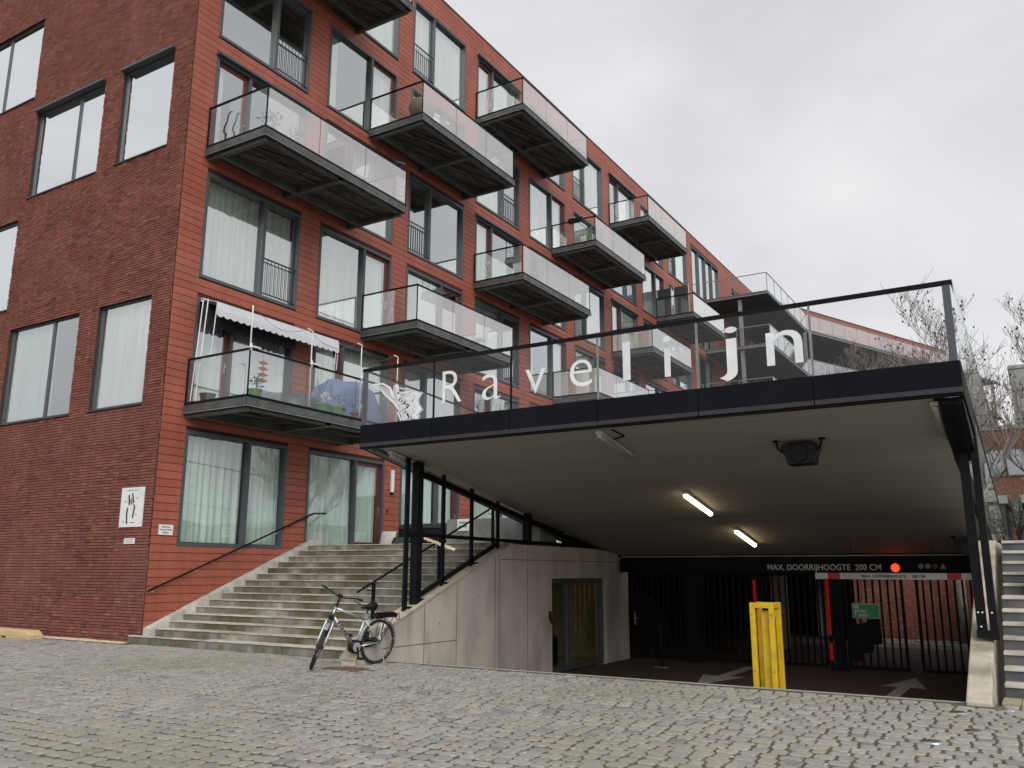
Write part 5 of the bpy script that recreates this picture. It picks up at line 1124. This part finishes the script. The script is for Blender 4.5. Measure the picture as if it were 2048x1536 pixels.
# hanging wicker lantern and chair on the fifth floor balcony
t = thing('wicker_chair', (-14.85, 19.0, FLOOR[5]), 'round wicker chair on the fifth floor balcony', 'chair'); MB().lathe((-14.85, 19.0, FLOOR[5]+.35), [(.1, 0), (.36, .12), (.42, .34), (.36, .55), (.15, .68)], 18).build('seat', 'wicker', t, smooth=True)
for k in range(4): a = k*1.57+.7; MB().tube([(-14.85+.3*math.cos(a), 19+.3*math.sin(a), FLOOR[5]), (-14.85+.2*math.cos(a), 19+.2*math.sin(a), FLOOR[5]+.4)], .02, 6).build('leg', 'black_steel', t)
def fold_chair(x, y, z, m, lab):
    t = thing('balcony_chair', (x, y, z), lab, 'chair', 'balcony chairs'); MB().box(x-.22, x+.22, y-.22, y+.22, z+.42, z+.46).build('seat', m, t); MB().box8([(x-.22, y+.2, z+.45), (x+.22, y+.2, z+.45), (x+.22, y+.24, z+.45), (x-.22, y+.24, z+.45), (x-.22, y+.3, z+.92), (x+.22, y+.3, z+.92), (x+.22, y+.33, z+.92), (x-.22, y+.33, z+.92)]).build('backrest', m, t)
    for a in (-1, 1):
        for b in (-1, 1): MB().tube([(x+a*.2, y+b*.22, z), (x+a*.19, y+b*.15, z+.43)], .014, 6).build('leg', m, t)
fold_chair(-14.8, 20.2, FLOOR[5], 'frame_dark', 'dark chair on the fifth floor balcony with the wicker seat'); fold_chair(-14.85, 22.2, FLOOR[3], 'white_plastic', 'pale chair at the far end of the third floor balcony'); fold_chair(-14.9, 16.2, FLOOR[4], 'white_plastic', 'white chair on the fourth floor balcony with herons')
t = thing('rail_planter', (-15.05, by(3)+.02, FLOOR[5]+1.0), 'dark planter box hung on the side rail of a fifth floor balcony', 'planter'); MB().box(-15.4, -14.75, by(3)-.18, by(3)+.0, FLOOR[5]+.92, FLOOR[5]+1.1).build('box', 'black_plastic', t, bevel=.02); MB().box(-15.2, -15.15, by(3)-.0, by(3)+.06, FLOOR[5]+1.05, FLOOR[5]+1.12).build('hook', 'black_steel', t)
t = thing('watering_can', (-14.75, by(3)+.45, FLOOR[5]), 'green watering can inside the glass of the balcony with the rail planter', 'watering can'); MB().lathe((-14.75, by(3)+.45, FLOOR[5]), [(.16, 0), (.15, .3), (.08, .36), (.09, .42)], 14).build('body', 'pot_green', t); MB().tube([(-14.63, by(3)+.45, FLOOR[5]+.1), (-14.4, by(3)+.45, FLOOR[5]+.42)], .02, 6).build('spout', 'pot_green', t); MB().tube([(-14.9, by(3)+.45, FLOOR[5]+.1), (-15.0, by(3)+.45, FLOOR[5]+.25), (-14.88, by(3)+.45, FLOOR[5]+.4)], .012, 6).build('handle', 'pot_green', t)
for k, x in enumerate((-15.85, -14.9)):
    t = thing('privacy_screen', (x, by(5)+.1, FLOOR[5]), ['first', 'second'][k]+' black privacy screen standing inside the white fronted balcony', 'screen', 'privacy screens'); MB().box(x-.38, x+.38, by(5)+.08, by(5)+.1, FLOOR[5]+.1, FLOOR[5]+1.55).build('cloth', 'screen_dark', t); 
    for s_ in (-1, 1): MB().tube([(x+s_*.41, by(5)+.09, FLOOR[5]), (x+s_*.41, by(5)+.09, FLOOR[5]+1.6)], .02, 6).build('pole', 'white_plastic', t)
# pigeon on the fourth floor rail
pg = MB(); px0, pz0 = -14.255, FLOOR[4]-.02+1.10; py0 = 17.35
pg.tube([(px0, py0-.26, pz0+.08), (px0, py0-.16, pz0+.09), (px0, py0-.06, pz0+.095), (px0, py0+.05, pz0+.11), (px0, py0+.11, pz0+.15), (px0, py0+.145, pz0+.185), (px0, py0+.18, pz0+.18), (px0, py0+.215, pz0+.165)], [.012, .03, .06, .062, .042, .03, .022, .003], 10)
tag(pg.build('pigeon', 'feather', loc=(px0, py0, pz0), smooth=True), 'grey pigeon perched on the rail corner of the fourth floor balcony', 'bird')
for k in (-.015, .015): MB().tube([(px0+k, py0, pz0+.05), (px0+k, py0, pz0-.04+.0)], .005, 5).build('leg', 'red_paint', bpy.data.objects['pigeon'])

# ================================================================== TREES, SHRUBS AND BUILDINGS BEHIND
def tree(base, H, r0, lab, seed, trunk_m='bark', leafn=260, first=.38, spread=.42, lean=(0, 0), group='bare trees with dark seed heads'):
    R = random.Random(seed); t = thing('bare_tree', base, lab, 'tree', group); b0 = Vector(base); tk = MB(); tw = MB(); ends = []
    tp_ = [b0+Vector((lean[0]*k/7*H+R.uniform(-.05, .05)*k, lean[1]*k/7*H+R.uniform(-.05, .05)*k, H*.93*k/7)) for k in range(8)]
    tk.tube(tp_, [r0*(1-.86*k/7) for k in range(8)], 8)
    def grow(p, d, L, r, lv):
        pts = [p]; n = 4
        for k in range(n):
            d = (d+Vector((R.uniform(-.2, .2), R.uniform(-.2, .2), R.uniform(-.02, .22)))).normalized(); pts.append(pts[-1]+d*L/n)
        (tk if lv == 0 and r > .03 else tw).tube(pts, [max(.005, r*(1-.75*k/n)) for k in range(n+1)], 5 if lv < 2 else 3, caps=False)
        ends.append(pts[-1]); ends.append(pts[-2])
        if lv < 3:
            for k in range(6 if lv < 2 else 4):
                j = R.choice((1, 2, 3, 4)) if lv else R.choice((1, 2, 3)); a = R.uniform(0, 6.28); e = (d+Vector((math.cos(a), math.sin(a), R.uniform(-.1, .5)))*R.uniform(.5, .9)).normalized(); grow(pts[j], e, L*R.uniform(.45, .65), r*.5, lv+1)
    nb = 13
    for i in range(nb):
        f = first+(1-first)*i/nb; k = f*7; j = min(int(k), 6); p = tp_[j]+(tp_[j+1]-tp_[j])*(k-j); a = i*2.4+R.uniform(-.4, .4); el = .35+.75*f
        grow(p, Vector((math.cos(a)*math.cos(el), math.sin(a)*math.cos(el), math.sin(el))), H*spread*(1.05-.62*f)*R.uniform(.8, 1.1), r0*.5*(1.1-f), 0)
    tk.build('trunk', trunk_m, t, smooth=True); tw.build('branches', 'twig', t)
    lf = MB()
    for i in range(leafn):
        p = R.choice(ends)+Vector((R.uniform(-.12, .12), R.uniform(-.12, .12), R.uniform(-.15, .1))); s = R.uniform(.018, .042)
        a, b, c = Vector((s, 0, 0)), Vector((0, s, 0)), Vector((0, 0, s*1.5)); lf.add([p+a, p+b, p-a, p-b, p+c, p-c], [(0, 1, 4), (1, 2, 4), (2, 3, 4), (3, 0, 4), (1, 0, 5), (2, 1, 5), (3, 2, 5), (0, 3, 5)])
    lf.build('crown', 'dry_leaf', t)
tree((-2.3, 29.9, FZ+.1), 9.8, .16, 'bare pale barked tree rising behind the right corner of the canopy', 3, 'bark_pale', 360)
tree((.9, 34, 2.0), 7.4, .15, 'bare tree at the right edge behind the side stairs', 5, 'bark', 420, first=.2, spread=.5)
tree((-6.4, 41, 2.05), 8.6, .11, 'small bare tree behind the canopy glass near the far wing', 9, 'bark', 240, first=.3)
def shrub(c, r, h, lab, seed, m='shrub_leaf', n=1500):
    R = random.Random(seed); t = thing('shrub', c, lab, 'shrub', 'shrubs behind the side stairs'); st_ = MB(); lf = MB()
    for i in range(46):
        a, q_ = R.uniform(0, 6.28), R.uniform(.2, 1)*r; e = Vector(c)+Vector((math.cos(a)*q_, math.sin(a)*q_, h*R.uniform(.6, 1.05))); p0 = Vector(c)+Vector((math.cos(a)*q_*.2, math.sin(a)*q_*.2, 0)); st_.tube([p0, p0.lerp(e, .5)+Vector((R.uniform(-.2, .2), R.uniform(-.2, .2), .1)), e], [.016, .01, .004], 4, caps=False)
        for k in range(n//46):
            p = p0.lerp(e, R.uniform(.25, 1.05))+Vector((R.gauss(0, .12), R.gauss(0, .12), R.gauss(0, .12))); l = R.uniform(.03, .07); d = Vector((R.gauss(0, 1), R.gauss(0, 1), R.gauss(0, 1))).normalized(); s_ = d.orthogonal().normalized()*l*.5
            lf.add([p, p+d*l*.5+s_, p+d*l, p+d*l*.5-s_], [(0, 1, 2, 3)])
    st_.build('stems', 'twig', t); lf.build('leaves', m, t)
shrub((.9, 24.5, 2.0), 1.3, 2.0, 'tangled brown shrub behind the top of the side stairs', 1); shrub((3.0, 25.5, 2.0), 1.8, 2.9, 'brown shrub at the right edge above the side stairs', 2); shrub((-1.0, 33.5, 2.0), 1.4, 2.6, 'olive shrub below the canopy side glass', 4, 'leaf', 1200)
def block(name, lab, x0, x1, y0, y1, z1, wall_m, bands, win_m='pane_far', cols=6, fh=3.0):
    t = thing(name, ((x0+x1)/2, y0, 0), lab, 'building'); MB().box(x0, x1, y0, y1, -1.2, z1).build('wall', wall_m, t); MB().box(x0-.1, x1+.1, y0-.1, y1, z1, z1+.25).build('roof_edge', 'far_concrete', t)
    z = 1.2; w = (x1-x0)/cols
    while z+2.2 < z1:
        if bands:
            MB().box(x0-.12, x1+.12, y0-.18, y0, z-.75, z-.05).build('floor_band', bands, t)
        for k in range(cols):
            f = MB().box(x0+w*k+w*.12, x0+w*k+w*.88, y0-.06, y0-.002, z, z+1.7).build('window', 'frame_grey', t); MB().box(x0+w*k+w*.17, x0+w*k+w*.83, y0-.075, y0-.062, z+.08, z+1.62).build('pane', win_m, f)
        z += fh
block('office_block', 'grey banded block seen through the side glass of the canopy', -6.5, -1.85, 60, 72, 11.0, 'far_grey', 'far_concrete', cols=5, fh=2.6)
block('brick_block', 'red brown brick block at the right edge behind the shrubs', -1.7, 12, 60.5, 72, 10.1, 'far_brick', None, cols=8)
block('glass_tower', 'grey glazed tower with floor bands at the right edge', -.85, 14, 74, 88, 16.6, 'far_concrete', 'far_concrete', cols=8)
block('glazed_pavilion', 'low glazed pavilion at the top of the side stairs', -.35, 6, 31.2, 36, 3.6, 'frame_dark', None, 'pane_clear', cols=6, fh=6)
